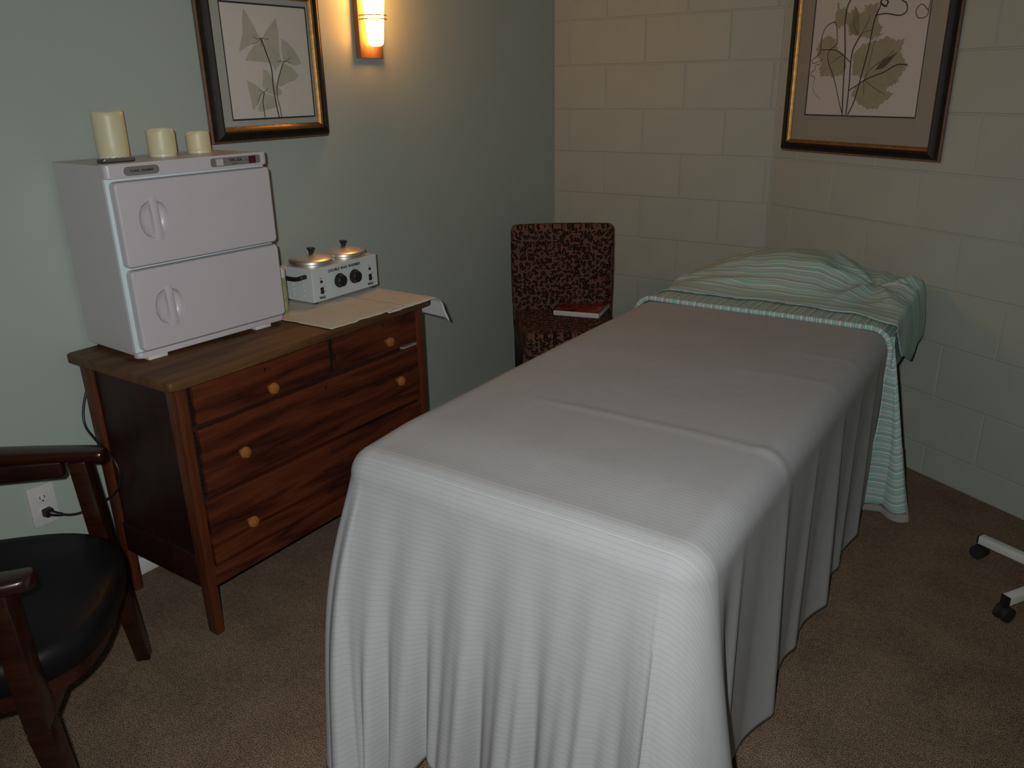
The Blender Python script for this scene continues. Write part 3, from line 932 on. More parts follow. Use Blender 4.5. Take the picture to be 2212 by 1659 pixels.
def jag(pts, amp, seed, n=5):
    rnd = random.Random(seed); out = []
    m = len(pts)
    for i in range(m):
        a, b = pts[i], pts[(i + 1) % m]
        for k in range(n):
            t = k / n
            s = amp * (1 if k % 2 else -0.4) * rnd.uniform(0.3, 1)
            dx, dy = b[0] - a[0], b[1] - a[1]
            l = math.hypot(dx, dy) or 1
            out.append((a[0] + dx * t + dy / l * s, a[1] + dy * t - dx / l * s))
    return out
def picture(label, loc, rz, w, h, op, pale):
    t = thing('framed_picture', label, 'picture', loc, rz, 'framed botanical prints')
    fb = frame_ring(bmesh.new(), w, h, [(0.0, 0.001), (0.0, 0.008), (0.0035, 0.012)])
    obj('outer_edge', fb, 'frame_brown', t, smooth=25)
    fb = frame_ring(bmesh.new(), w, h, [(0.0035, 0.012), (0.0045, 0.0135), (0.0065, 0.013)])
    obj('gold_line', fb, 'frame_gold', t, smooth=25)
    fb = frame_ring(bmesh.new(), w, h, [(0.0065, 0.013), (0.008, 0.020), (0.012, 0.027), (0.019, 0.0325), (0.0205, 0.0315), (0.022, 0.0330), (0.031, 0.0375), (0.0335, 0.0375), (0.036, 0.034), (0.0365, 0.026)])
    obj('black_moulding', fb, 'frame_black', t, smooth=25)
    fb = frame_ring(bmesh.new(), w, h, [(0.0365, 0.026), (0.038, 0.0265), (0.040, 0.0255), (0.0415, 0.0225), (0.043, 0.0225), (0.0455, 0.0195), (0.050, 0.013), (0.050, 0.009)])
    obj('gold_lip', fb, 'frame_gold', t, smooth=20)
    obj('backing', B((0.01, -0.008, 0.01), (w - 0.01, -0.001, h - 0.01)), 'mat_board', t)
    x0, z0, x1, z1 = op
    fb = bmesh.new()
    rows = []
    for ring in (((0.045, 0.045), (w - 0.045, h - 0.045)), ((x0, z0), (x1, z1))):
        (a, b), (c, d) = ring
        rows.append([fb.verts.new((xx, -0.0105, zz)) for xx, zz in ((a, b), (c, b), (c, d), (a, d))])
    rows.append([fb.verts.new((v.co.x, -0.0088, v.co.z)) for v in rows[1]])
    for a, b in zip(rows, rows[1:]):
        for k in range(4): fb.faces.new((a[k], a[(k + 1) % 4], b[(k + 1) % 4], b[k]))
    obj('mount', fb, 'mat_board_pale' if pale else 'mat_board', t, smooth=None)
    fb = bmesh.new()
    rows = []
    for e in (-0.0005, 0.0052):
        rows.append([fb.verts.new((xx, -0.0090, zz)) for xx, zz in ((x0 + e, z0 + e), (x1 - e, z0 + e), (x1 - e, z1 - e), (x0 + e, z1 - e))])
    for k in range(4): fb.faces.new((rows[0][k], rows[0][(k + 1) % 4], rows[1][(k + 1) % 4], rows[1][k]))
    obj('mount_line', fb, 'mat_line', t, smooth=None)
    pp = obj('print', B((x0 - 0.005, -0.0086, z0 - 0.005), (x1 + 0.005, -0.0079, z1 + 0.005)), 'print_paper_pale' if pale else 'print_paper', t, smooth=None)
    obj('glass', B((0.047, -0.0145, 0.047), (w - 0.047, -0.0125, h - 0.047)), 'picture_glass', t, smooth=None)
    return t, pp
def leaf(pp, pts, material, i):
    bm = bmesh.new(); flat_poly(bm, pts, -0.0088 - 0.00010 * i)
    obj('printed_leaf', bm, material, pp, smooth=None)
def stem(pp, pts, w, material, i):
    bm = bmesh.new(); ribbon2d(bm, pts, w, -0.0101 - 0.00002 * i)
    obj('printed_stem', bm, material, pp, smooth=None)
# left wall: local x -> world +y.  plane at x=0.02
PAY0, PAY1, PAZ = 1.664, 2.159, 1.2975
pa, prA = picture('black and gold framed print of triangular grey leaves, beside the wall lamp', (0.001, PAY0, PAZ), PI / 2, PAY1 - PAY0, 0.485, (0.0865, 0.0675, 0.440, 0.4185), True)
def A(q):    # crop pixel of the left print -> local metres (affine through the print's corners)
    # print corners in crop pixels: BL (462,1200) BR (1290,1163) TL (305,0) TR (1190,72)
    x, y = q
    # inverse bilinear by iteration
    u, v = 0.5, 0.5
    for _ in range(12):
        bx = (1 - u) * (1 - v) * 462 + u * (1 - v) * 1290 + (1 - u) * v * 305 + u * v * 1190
        by = (1 - u) * (1 - v) * 1200 + u * (1 - v) * 1163 + (1 - u) * v * -10 + u * v * 72
        u += (x - bx) / 860; v -= (y - by) / 1150
    return (0.0865 + u * 0.3535, 0.0675 + v * 0.351)
LA = [
 [(548,65),(590,135),(650,240),(695,330),(722,362),(640,420),(560,465),(512,498),(520,440),(545,300),(540,180)],
 [(870,165),(895,280),(905,400),(915,560),(860,500),(790,430),(735,362),(770,300)],
 [(715,370),(660,430),(600,510),(570,585),(650,590),(740,600),(800,615),(770,500),(735,400)],
 [(735,380),(790,430),(905,540),(940,595),(860,690),(850,650),(800,600),(770,500)],
 [(930,370),(985,400),(1060,480),(1110,560),(1140,620),(1080,640),(1010,620),(950,595),(925,480)],
 [(950,605),(1040,660),(1110,735),(1080,785),(1000,810),(920,850),(890,840),(900,750)],
 [(745,670),(800,700),(840,760),(880,840),(935,890),(935,935),(880,945),(770,900),(740,830)],
 [(590,780),(680,830),(745,900),(730,960),(690,1040),(650,1090),(635,1000),(600,860)],
 [(755,910),(850,950),(880,1000),(890,1060),(800,1080),(720,1110),(695,1080),(720,1000)]]
for i, q in enumerate(LA): leaf(prA, [A(k) for k in q], 'ink_leaf', i)
for i, (q, w) in enumerate([([(722,365),(770,500),(825,660),(845,850),(870,1000),(905,1165),(907,1172)], 0.0042), ([(948,605),(910,720),(882,860),(890,970),(915,1070),(930,1165)], 0.0030),
          ([(755,905),(745,1000),(755,1090),(768,1170)], 0.0030), ([(722,362),(690,372),(640,345)], 0.0014), ([(722,362),(770,372),(800,375)], 0.0014), ([(722,362),(725,410),(722,450)], 0.0014), ([(724,362),(680,400),(640,420)], 0.0014),
          ([(948,602),(1000,575),(1020,560)], 0.0014), ([(948,602),(985,600),(1020,612)], 0.0014), ([(948,602),(920,590),(890,600)], 0.0014), ([(755,903),(715,935),(690,1035)], 0.0014), ([(755,903),(790,870),(795,855)], 0.0014), ([(755,903),(730,890),(700,880)], 0.0014)]):
    stem(prA, [A(k) for k in q], w, 'ink_stem', i)
# right block wall: local x -> along the wall
nrm = Vector((-math.sin(ANG), -math.cos(ANG), 0))
PBW, PBH = 0.770, 0.98
org = Vector((L1, D, 0)) + ex * 0.058 + nrm * 0.001
OB = (0.112, 0.146, 0.648, 0.835)
pb, prB = picture('large black and gold framed grape leaf print on the block wall', (org.x, org.y, 1.172), -ANG, PBW, PBH, OB, False)
def Bq(q):   # crop pixel of the right print: BL (393,968) BR (1330,1007) at z0; TL (493,0) TR (1480,0)
    x, y = q
    u, v = 0.5, 0.5
    for _ in range(14):
        bx = (1 - u) * (1 - v) * 393 + u * (1 - v) * 1330 + (1 - u) * v * 493 + u * v * 1480
        by = (1 - u) * (1 - v) * 968 + u * (1 - v) * 1007
        u += (x - bx) / 960; v -= (y - by) / 985
    zt = 0.438 + (u - 0.0) * (-0.046)
    return (OB[0] + u * (OB[2] - OB[0]), OB[1] + v * zt)
LB = [
 ([(705,20),(720,75),(770,60),(800,110),(865,50),(890,110),(930,100),(940,40),(1060,30),(1050,180),(1090,230),(1060,290),(1000,330),(900,300),(800,290),(790,200),(700,240),(665,180)], 'ink_leaf_brown'),
 ([(500,400),(560,320),(620,290),(690,330),(700,400),(760,450),(780,560),(740,630),(650,640),(540,630),(530,560),(560,520),(520,470)], 'ink_leaf_brown'),
 ([(930,360),(1030,340),(1130,300),(1180,330),(1265,325),(1230,420),(1240,460),(1290,550),(1220,640),(1210,690),(1150,720),(1110,750),(1170,790),(1120,840),(1030,920),(950,920),(880,870),(820,790),(860,720),(940,660),(830,620),(840,450)], 'ink_leaf_brown'),
 ([(700,-330),(820,-420),(960,-440),(1100,-400),(1200,-300),(1230,-180),(1130,-90),(1010,-60),(860,-80),(740,-160)], 'ink_leaf_brown')]
for i, (q, m_) in enumerate(LB): leaf(prB, jag([Bq(k) for k in q], 0.006, i), m_, i)
leaf(prB, [Bq(k) for k in [(1020,585),(1090,500),(1210,430),(1140,520),(1090,570)]], 'ink_leaf_dark', 5)
leaf(prB, [Bq(k) for k in [(860,50),(890,120),(900,220),(885,300),(820,270),(805,200),(840,140)]], 'ink_leaf', 6)
TB = [([(745,970),(720,870),(670,650),(620,520),(620,430),(690,370),(700,330),(690,210),(660,185),(590,230),(550,330),(540,430),(490,480)], 0.0030, 0),
 ([(490,480),(462,500),(480,525),(540,500),(560,490),(540,530),(500,540),(495,575),(455,600),(465,630),(490,640),(480,690)], 0.0018, 0),
 ([(480,690),(475,750),(500,790),(550,830)], 0.0010, 0),
 ([(742,968),(755,700),(770,450),(768,200),(790,60),(820,0),(850,-60),(900,-200)], 0.0050, 0), ([(775,968),(800,760),(820,520),(840,410),(900,300)], 0.0048, 0), ([(900,300),(960,200),(985,130)], 0.0018, 0),
 ([(790,968),(850,840),(930,560),(980,370),(1020,180),(1070,60),(1080,0),(1090,-120),(1060,-250)], 0.0045, 0),
 ([(805,755),(860,720),(935,670),(1000,640),(1100,600),(1200,540),(1280,540)], 0.0036, 0), ([(820,520),(750,455),(680,415),(560,410)], 0.0030, 0),
 ([(1030,130),(1120,115),(1230,130),(1285,90),(1280,30),(1245,10)], 0.0040, 0), ([(1450,95),(1400,40),(1355,90),(1370,150),(1430,140),(1450,80),(1465,-20),(1440,-90)], 0.0034, 1),
 ([(935,670),(985,580),(1100,490),(1180,420)], 0.0018, 0), ([(935,670),(990,480),(1030,330),(1095,275)], 0.0014, 0), ([(940,670),(1020,740),(1100,790)], 0.0016, 0), ([(932,672),(928,800)], 0.0014, 0), ([(900,300),(860,240),(850,170)], 0.0014, 0), ([(900,300),(940,265),(1000,250)], 0.0014, 0), ([(750,455),(690,490),(640,525)], 0.0014, 0),
 ([(1070,20),(1110,50),(1140,20),(1100,0),(1075,30),(1120,60),(1135,10)], 0.0036, 0)]
for i, (q, w, c_) in enumerate(TB): stem(prB, [Bq(k) for k in q], w, 'ink_stem_rust' if c_ else 'ink_stem', i)

# ------------------------------------------------------------------ wall lamp
sc = thing('wall_sconce', 'lit wall sconce with tapered frosted glass shade on a wooden plate', 'wall lamp', (0.0, 2.400, 1.56))
obj('back_plate', B((0.0, -0.061, 0.0), (0.024, 0.061, 0.40), 0.002), 'sconce_wood', sc)
bm = bmesh.new()
lathe(bm, [(0.0, 0.040), (0.016, 0.040), (0.024, 0.044), (0.0275, 0.052), (0.0300, 0.075), (0.0345, 0.13), (0.0400, 0.20), (0.0455, 0.28), (0.0505, 0.35), (0.0480, 0.35), (0.0300, 0.20), (0.0200, 0.06), (0, 0.055)], 36, 'Z', (0.052, -0.006, 0))
obj('glass_shade', bm, 'lit_glass', sc, smooth=50)
for z in (0.130, 0.143):
    bm = bmesh.new()
    pts = [(0.024, -0.053, z), (0.058, -0.052, z), (0.083, -0.035, z), (0.0925, -0.006, z), (0.083, 0.024, z), (0.058, 0.042, z), (0.024, 0.043, z)]
    tube(bm, smooth_path(pts, 5), 0.0017, 8)
    rod = obj('retaining_wire', bm, 'rod_metal', sc, smooth=60)
    for y in (-0.050, 0.040):
        bm = bmesh.new(); tube(bm, [(0.045, y - 0.008, z), (0.045, y + 0.008, z)], 0.0032, 10)
        obj('wire_ferrule', bm, 'rod_metal', rod)

# ------------------------------------------------------------------ outlet and power cord
ot = thing('power_outlet', 'white duplex power outlet low on the green wall', 'outlet', (0.0, 0.940, 0.362))
bm = bmesh.new(); prism(bm, rrect(-0.036, -0.060, 0.036, 0.060, 0.004), 0.0005, 0.006, 'YZ', bev=0.002)
obj('cover_plate', bm, 'outlet_white', ot)
for z in (0.021, -0.021):
    bm = bmesh.new(); prism(bm, rrect(-0.017, z - 0.0145, 0.017, z + 0.0145, 0.010), 0.005, 0.008, 'YZ', bev=0.0008)
    s_ = obj('socket', bm, 'outlet_white', ot)
    for y, hh in ((-0.0065, 0.0045), (0.0065, 0.0038)):
        obj('slot', B((0.0078, y - 0.0011, z - hh + 0.003), (0.0084, y + 0.0011, z + hh + 0.003)), 'print_black', s_)
    bm = bmesh.new(); lathe(bm, [(0, 0.0078), (0.0024, 0.0078), (0.0024, 0.0084), (0, 0.0084)], 10, 'X', (0, 0, z - 0.0075))
    obj('ground_hole', bm, 'print_black', s_)
obj('screw', lathe(bmesh.new(), [(0, 0.006), (0.003, 0.006), (0.0025, 0.0072), (0, 0.0075)], 12, 'X'), 'outlet_white', ot)
tw_inv = (Matrix.Translation(tw.location) @ Matrix.Rotation(tw.rotation_euler.z, 4, 'Z')).inverted()
bm = bmesh.new()
cp = [(0.041, 0.966, 0.329), (0.046, 0.990, 0.318), (0.050, 1.020, 0.314), (0.062, 1.060, 0.325), (0.092, 1.086, 0.345), (0.130, 1.0965, 0.382), (0.150, 1.0975, 0.420), (0.140, 1.0975, 0.462), (0.110, 1.0965, 0.490), (0.060, 1.093, 0.520), (0.022, 1.092, 0.560), (0.010, 1.110, 0.62), (0.008, 1.16, 0.72), (0.008, 1.20, 0.80), (0.012, 1.22, 0.84)]
tube(bm, smooth_path(cp, 6), 0.0036, 8)
bmesh.ops.transform(bm, matrix=tw_inv, verts=bm.verts[:])
cable = obj('power_cord', bm, 'black_plastic', tw, smooth=60)
bm = bmesh.new()
beam(bm, (0.0085, 0.94, 0.341), (0.030, 0.944, 0.340), 0.026, 0.024, 0.022, 0.022, bev=0.003)
tube(bm, [(0.028, 0.944, 0.340), (0.034, 0.950, 0.337), (0.040, 0.960, 0.332), (0.043, 0.968, 0.329)], [0.009, 0.0085, 0.0065, 0.005], 12)
bmesh.ops.transform(bm, matrix=tw_inv, verts=bm.verts[:])
obj('plug', bm, 'black_plastic', cable)

# ------------------------------------------------------------------ wooden armchair (local +y = the way it faces)
ac = thing('armchair', 'dark wooden armchair with a black vinyl seat beside the dresser', 'chair', (0.637, 0.7245, 0.0), math.radians(-42.9))
SX = 0.272
def arm_section(p, w, h):
    return [(p[0] + w * math.cos(a), p[1], p[2] + h * math.sin(a)) for a in [2 * PI * k / 14 for k in range(14)]]
for s in (-1, 1):
    bm = bmesh.new()
    spine = smooth_path([(s * 0.250, -0.530, 0.690), (s * 0.285, -0.44, 0.672), (s * 0.300, -0.30, 0.655), (s * 0.296, -0.15, 0.645), (s * (SX + 0.012), -0.04, 0.640), (s * SX, 0.012, 0.638)], 6)
    rings = []
    n = len(spine)
    for i, p in enumerate(spine):
        f = i / (n - 1)
        w = 0.026 + 0.006 * math.sin(PI * f)
        if f > 0.93: w *= math.sqrt(max(0.08, 1 - ((f - 0.93) / 0.07) ** 2 * 0.92))
        ring = []
        for k in range(16):
            a = 2 * PI * k / 16
            ca, sa = math.cos(a), math.sin(a)
            ex_ = math.copysign(abs(ca) ** 0.6, ca) * w
            ez_ = math.copysign(abs(sa) ** 0.6, sa) * 0.0155
            ring.append(bm.verts.new((p.x + ex_, p.y, p.z + ez_)))
        rings.append(ring)
    for a, b in zip(rings, rings[1:]):
        for k in range(16): bm.faces.new((a[k], a[(k + 1) % 16], b[(k + 1) % 16], b[k]))
    bm.faces.new(rings[0][::-1]); bm.faces.new(rings[-1])
    arm = obj('arm', bm, 'chair_wood', ac, smooth=50)
    bm = bmesh.new()
    box(bm, (s * 0.288 - 0.014, -0.44, 0.585), (s * 0.288 + 0.014, -0.088, 0.632), 0.009, 3)
    obj('arm_rail', bm, 'chair_wood', arm)
    bm = bmesh.new()
    beam(bm, (-0.334 if s < 0 else 0.258, -0.012, 0.0), (s * 0.288, -0.032, 0.33), 0.036, 0.036, 0.054, 0.042, up=Vector((0, 1, 0)), bev=0.004)
    beam(bm, (s * 0.288, -0.032, 0.33), (s * 0.279, -0.050, 0.630), 0.054, 0.042, 0.052, 0.040, up=Vector((0, 1, 0)), bev=0.004)
    obj('leg', bm, 'chair_wood', ac)
    bm = bmesh.new()
    beam(bm, (s * 0.275, -0.575, 0.0), (s * 0.245, -0.470, 0.40), 0.034, 0.034, 0.046, 0.042, up=Vector((0, 1, 0)), bev=0.004)
    beam(bm, (s * 0.245, -0.470, 0.40), (s * 0.240, -0.555, 0.80), 0.046, 0.042, 0.036, 0.032, up=Vector((0, 1, 0)), bev=0.004)
    obj('leg', bm, 'chair_wood', ac)
    bm = bmesh.new()
    beam(bm, (s * 0.318, -0.03, 0.185), (s * 0.266, -0.525, 0.185), 0.022, 0.032, bev=0.004)
    obj('stretcher', bm, 'chair_wood', ac)
def seat_outline(k):
    pts = []
    for i in range(48):
        a = 2 * PI * i / 48
        ca, sa = math.cos(a), math.sin(a)
        x = math.copysign(abs(ca) ** 0.70, ca) * 0.272
        y = math.copysign(abs(sa) ** 0.75, sa) * 0.262 - 0.200
        pts.append((x * k, (y + 0.2) * k - 0.2))
    return pts
bm = bmesh.new()
rings = [[bm.verts.new((x, y, z)) for x, y in seat_outline(k)] for k, z in ((0.94, 0.372), (0.985, 0.382), (1.0, 0.420), (0.985, 0.441), (0.93, 0.452), (0.80, 0.459), (0.5, 0.462), (0.2, 0.462))]
for a, b in zip(rings, rings[1:]):
    for k in range(48): bm.faces.new((a[k], a[(k + 1) % 48], b[(k + 1) % 48], b[k]))
bm.faces.new(rings[0][::-1]); bm.faces.new(rings[-1])
obj('seat', bm, 'seat_black', ac, smooth=60)
bm = bmesh.new()
rings = [[bm.verts.new((x, y, z)) for x, y in seat_outline(k)] for k, z in ((0.82, 0.375), (0.90, 0.375), (0.90, 0.330), (0.82, 0.330), (0.82, 0.375))]
for a, b in zip(rings, rings[1:]):
    for k in range(48): bm.faces.new((a[k], a[(k + 1) % 48], b[(k + 1) % 48], b[k]))
obj('apron', bm, 'chair_wood', ac, smooth=50)
bm = bmesh.new()
beam(bm, (-0.30, -0.045, 0.315), (0.30, -0.045, 0.315), 0.022, 0.06, bev=0.004)
obj('front_rail', bm, 'chair_wood', ac)
bm = bmesh.new()
pts = smooth_path([(-0.245, -0.545, 0.775), (-0.12, -0.60, 0.785), (0, -0.615, 0.79), (0.12, -0.60, 0.785), (0.245, -0.545, 0.775)], 6)
for a, b in zip(pts, pts[1:]):
    beam(bm, a, b, 0.024, 0.11)
obj('backrest', bm, 'chair_wood', ac)

# ------------------------------------------------------------------ leopard chair in the corner
lc = thing('side_chair', 'armless chair upholstered in dark leopard print in the room corner', 'chair', (0.350, 3.235, 0.0), math.radians(34.2))
# local x to the chair's right side in the picture, -y towards the camera
def soft_box(name, lo, hi, r, material, parent, bend=None):
    bm = bmesh.new()
    bmesh.ops.create_grid(bm, x_segments=1, y_segments=1, size=1)
    bm.clear()
    box(bm, lo, hi)
    bmesh.ops.subdivide_edges(bm, edges=bm.edges[:], cuts=11, use_grid_fill=True)
    c = (Vector(lo) + Vector(hi)) / 2
    hs = (Vector(hi) - Vector(lo)) / 2
    for v in bm.verts:
        d = v.co - c
        for i in range(3):
            u = abs(d[i]) / hs[i]
            k = (hs[i] - r) * u / 0.5 if u <= 0.5 else (hs[i] - r) + r * (u - 0.5) / 0.5
            d[i] = math.copysign(k, d[i])
        q = Vector([max(-(hs[i] - r), min(hs[i] - r, d[i])) for i in range(3)])
        e = d - q
        if e.length > 1e-6: e = e.normalized() * r
        v.co = c + q + e
        if bend: v.co = bend(v.co)
    return obj(name, bm, material, parent, smooth=70)
def back_bend(p):
    f = (p.z - 0.33) / 0.52
    k = 1 + 0.035 * math.sin(PI * min(1, max(0, f))) * 0.6
    return Vector((p.x * (0.97 + 0.03 * f) * k, p.y + 0.015 * f, p.z - 0.004 * (p.x / 0.24) ** 2 * max(0, f)))
soft_box('backrest', (-0.240, 0.0, 0.325), (0.240, 0.065, 0.853), 0.030, 'leopard_fabric', lc, back_bend)
soft_box('seat', (-0.228, -0.430, 0.330), (0.232, 0.004, 0.458), 0.028, 'leopard_fabric', lc, lambda p: Vector((p.x * (1 + 0.42 * min(0.0, p.y)), p.y, p.z)))
for x in (-0.212, 0.212):
    for ya, yb, dy in ((-0.395, -0.395, 0.0), (0.030, 0.060, 0.0)):
        k = 0.80 if ya < 0 else 1.0
        bm = bmesh.new(); beam(bm, (x * k, yb, 0.0), (x * k, ya, 0.345), 0.032, 0.032, 0.042, 0.042, up=Vector((0, 1, 0)), bev=0.002)
        obj('leg', bm, 'leg_black', lc)
bk = thing('book', 'thick paperback with a red and dark cover lying on the leopard chair', 'book', (0.452, 3.250, 0.4585), math.radians(14.0))
bm = B((-0.104, -0.118, 0.0022), (0.104, 0.116, 0.0205), 0.001)
obj('pages', bm, 'page_white', bk)
obj('front_cover', B((-0.1065, -0.1205, 0.0205), (0.1065, 0.1185, 0.0222), 0.0005), 'book_cover', bk)
obj('back_cover', B((-0.1065, -0.1205, 0.0005), (0.1065, 0.1185, 0.0022), 0.0005), 'page_white', bk)
bm = bmesh.new()
prism(bm, rrect(-0.1065, 0.0005, 0.1065, 0.0222, 0.003), -0.1225, -0.1195, 'XZ', bev=0.001)
obj('spine', bm, 'page_white', bk)

# ------------------------------------------------------------------ rolling stand at the right edge
rs = thing('rolling_stand', 'white steel rolling stand with black casters by the block wall', 'stand', (2.457, 2.605, 0.0))
bm = bmesh.new(); lathe(bm, [(0, 0.045), (0.036, 0.045), (0.038, 0.050), (0.038, 0.088), (0.030, 0.094), (0, 0.094)], 24)
obj('hub', bm, 'cart_white', rs)
bm = bmesh.new(); lathe(bm, [(0, 0.090), (0.016, 0.090), (0.016, 0.88), (0.013, 0.885), (0, 0.885)], 20)
obj('pole', bm, 'cart_white', rs)
for deg in (155.0, 237.5, 306.0, 18.0, 84.0):
    a = math.radians(deg)
    d = Vector((math.cos(a), math.sin(a), 0))
    bm = bmesh.new(); beam(bm, d * 0.02 + Vector((0, 0, 0.066)), d * 0.262 + Vector((0, 0, 0.066)), 0.026, 0.027, bev=0.0015)
    lg = obj('leg', bm, 'cart_white', rs)
    bm = bmesh.new()
    beam(bm, d * 0.2615 + Vector((0, 0, 0.066)), d * 0.266 + Vector((0, 0, 0.066)), 0.0265, 0.0275)
    obj('end_cap', bm, 'black_plastic', lg)
    c = d * 0.250
    side = Vector((-d.y, d.x, 0))
    bm = bmesh.new()
    for s in (-1, 1):
        b2 = bmesh.new()
        tube(b2, [c + d * 0.008 + side * s * 0.006 + Vector((0, 0, 0.0225)), c + d * 0.008 + side * s * 0.019 + Vector((0, 0, 0.0225))], 0.0225, 20)
        me_ = bpy.data.meshes.new('t'); b2.to_mesh(me_); b2.free(); bm.from_mesh(me_); bpy.data.meshes.remove(me_)
    cs = obj('caster', bm, 'black_rubber', lg, smooth=40)
    bm = bmesh.new()
    tube(bm, [c + d * 0.008 + side * -0.006 + Vector((0, 0, 0.025)), c + d * 0.008 + side * 0.006 + Vector((0, 0, 0.025))], 0.021, 18)
    beam(bm, c + Vector((0, 0, 0.030)), c + Vector((0, 0, 0.053)), 0.012, 0.012)
    obj('caster_hood', bm, 'black_plastic', cs, smooth=40)

# ------------------------------------------------------------------ massage table
XLf, XRt, YFt, YHd, ZB = 0.995, 1.868, 1.155, 2.735, 0.700
mt = thing('massage_table', 'padded massage table on wooden legs under the grey bedspread', 'massage table', (1.432, 2.1, 0.0))
bm = B((-0.375, -0.88, 0.615), (0.375, 0.88, 0.682), 0.03, 4)
obj('pad', bm, 'pad_white', mt)
obj('frame', B((-0.355, -0.85, 0.52), (0.355, 0.85, 0.614), 0.004), 'table_wood', mt)
for x in (-0.32, 0.32):
    for y in (-0.80, 0.80):
        bm = bmesh.new(); beam(bm, (x, y, 0.0), (x, y, 0.52), 0.045, 0.045, bev=0.003)
        obj('leg', bm, 'table_wood', mt)
bm = bmesh.new()
for i in range(3): pass
pts = [(0.13 * math.cos(a), 1.02 + 0.12 * math.sin(a), 0.685) for a in [math.radians(-60 + 300 * k / 20) for k in range(21)]]
tube(bm, pts, 0.034, 14)
obj('face_cradle', bm, 'pad_white', mt, smooth=60)
bm = bmesh.new()
for x in (-0.08, 0.08): beam(bm, (x, 0.84, 0.60), (x, 0.98, 0.69), 0.03, 0.02)
obj('cradle_bracket', bm, 'table_wood', mt)

# ------------------------------------------------------------------ bedspread
def gauss(x, c, s): return math.exp(-((x - c) / s) ** 2)
def sstep(a, b, x):
    t = max(0.0, min(1.0, (x - a) / (b - a)))
    return t * t * (3 - 2 * t)
RC = 0.074
path = []      # (point, normal, side tag, coordinate)
n1, na, n2 = 130, 40, 150
for i in range(n1): 
    y = YHd + (YFt + RC - YHd) * i / n1; path.append(((XLf, y), (-1, 0)))
for i in range(na):
    a = math.radians(180 + 90 * i / na); path.append(((XLf + RC + RC * math.cos(a), YFt + RC + RC * math.sin(a)), (math.cos(a), math.sin(a))))
for i in range(n2):
    x = XLf + RC + (XRt - XLf - 2 * RC) * i / n2; path.append(((x, YFt), (0, -1)))
for i in range(na):
    a = math.radians(270 + 90 * i / na); path.append(((XRt - RC + RC * math.cos(a), YFt + RC + RC * math.sin(a)), (math.cos(a), math.sin(a))))
for i in range(n1 + 1):
    y = YFt + RC + (YHd - YFt - RC) * i / n1; path.append(((XRt, y), (1, 0)))
def folds(px, py, nx, ny, d):
    """sideways and outward movement of the hanging cloth at drop fraction d"""
    g = d ** 0.85
    wf, wl, wr = max(0, -ny), max(0, -nx), max(0, nx)
    out = 0.0
    # foot end
    x = px
    f = 0.0
    for c, s, a in ((1.03, 0.050, 0.045), (1.13, 0.035, 0.030), (1.235, 0.040, 0.046), (1.375, 0.045, 0.050), (1.49, 0.040, 0.040), (1.585, 0.035, 0.034), (1.68, 0.040, 0.046), (1.785, 0.045, 0.055)):
        f += a * gauss(x, c + 0.02 * d * math.sin(c * 40), s * (1.15 - 0.3 * d))
    f += (0.010 * math.sin(x * 74 + 1.3 * math.sin(9 * x)) + 0.006 * math.sin(x * 131 + 2.0)) * sstep(0.15, 0.75, d)
    for c, a, w_ in ((1.52, 0.020, 0.05), (1.665, 0.024, 0.05), (1.755, 0.020, 0.045)):
        t = (x - c) / w_
        f += d * a * (math.exp(-(t / 0.9) ** 2) if t < 0 else math.exp(-(t / 0.22) ** 2))
    out += wf * (g * (f - 0.030) + 0.105 * d ** 1.1 + 0.05 * d * gauss(x, 1.84, 0.10))
    # right side: sharp-edged folds standing towards the foot
    y = py
    r = 0.0
    for c, a, w in ((1.36, 0.020, 0.10), (1.645, 0.036, 0.22), (1.90, 0.014, 0.10), (2.14, 0.034, 0.20), (2.36, 0.014, 0.12), (2.56, 0.022, 0.16)):
        t = (y - c) / w
        if t <= 0: r += a * max(0.0, 1 + t * 1.6) ** 1.5 if t > -0.625 else 0.0
        else: r += a * math.exp(-(t / 0.14) ** 2)
    out += wr * (g * (r - 0.016) + 0.004 * d)
    # left side
    l = 0.018 * math.sin(y * 17 + 0.6) + 0.010 * math.sin(y * 31)
    out += wl * (g * l * (1 - wf) - 0.045 * d)
    # corners
    cr = 2 * min(wf, wr) if wf > 0 and wr > 0 else 0
    cl = 2 * min(wf, wl) if wf > 0 and wl > 0 else 0
    an = math.atan2(ny, nx)
    if cl: out += g * 0.016 * math.sin((an + PI) * 9.0)
    return out
def corner_sweep(px, py, nx, ny, d):
    """the surplus cloth at the two foot corners swings out as large folds"""
    an = math.degrees(math.atan2(ny, nx)) % 360
    if an < 1: an = 360
    dx = dy = 0.0
    # left corner: swings forward, away from the bed's foot
    if an <= 181: sl = -(py - (YFt + RC)) - 0.7854 * RC
    elif an < 270: sl = math.radians(an - 225) * RC
    else: sl = (px - (XLf + RC)) + 0.7854 * RC
    if an <= 275:
        w = math.exp(-((sl - 0.02) / (0.17 if sl > 0.02 else 0.10)) ** 2)
        dy -= 0.160 * w * d ** 1.0
        dx += 0.125 * w * d ** 1.8 - 0.020 * w * math.sin(PI * d ** 0.8) ** 2
    # right corner: swings out to the side
    if an >= 359: sr = (py - (YFt + RC)) + 0.7854 * RC
    elif an > 270: sr = math.radians(an - 315) * RC
    else: sr = (px - (XRt - RC)) - 0.7854 * RC
    if an >= 265:
        w = math.exp(-((sr - 0.055) / (0.11 if sr < 0.055 else 0.045)) ** 2)
        dx += 0.105 * w * d ** 1.05
        dy -= 0.030 * w * d
    return dx, dy
P, UV = [], []
xc = 1.432
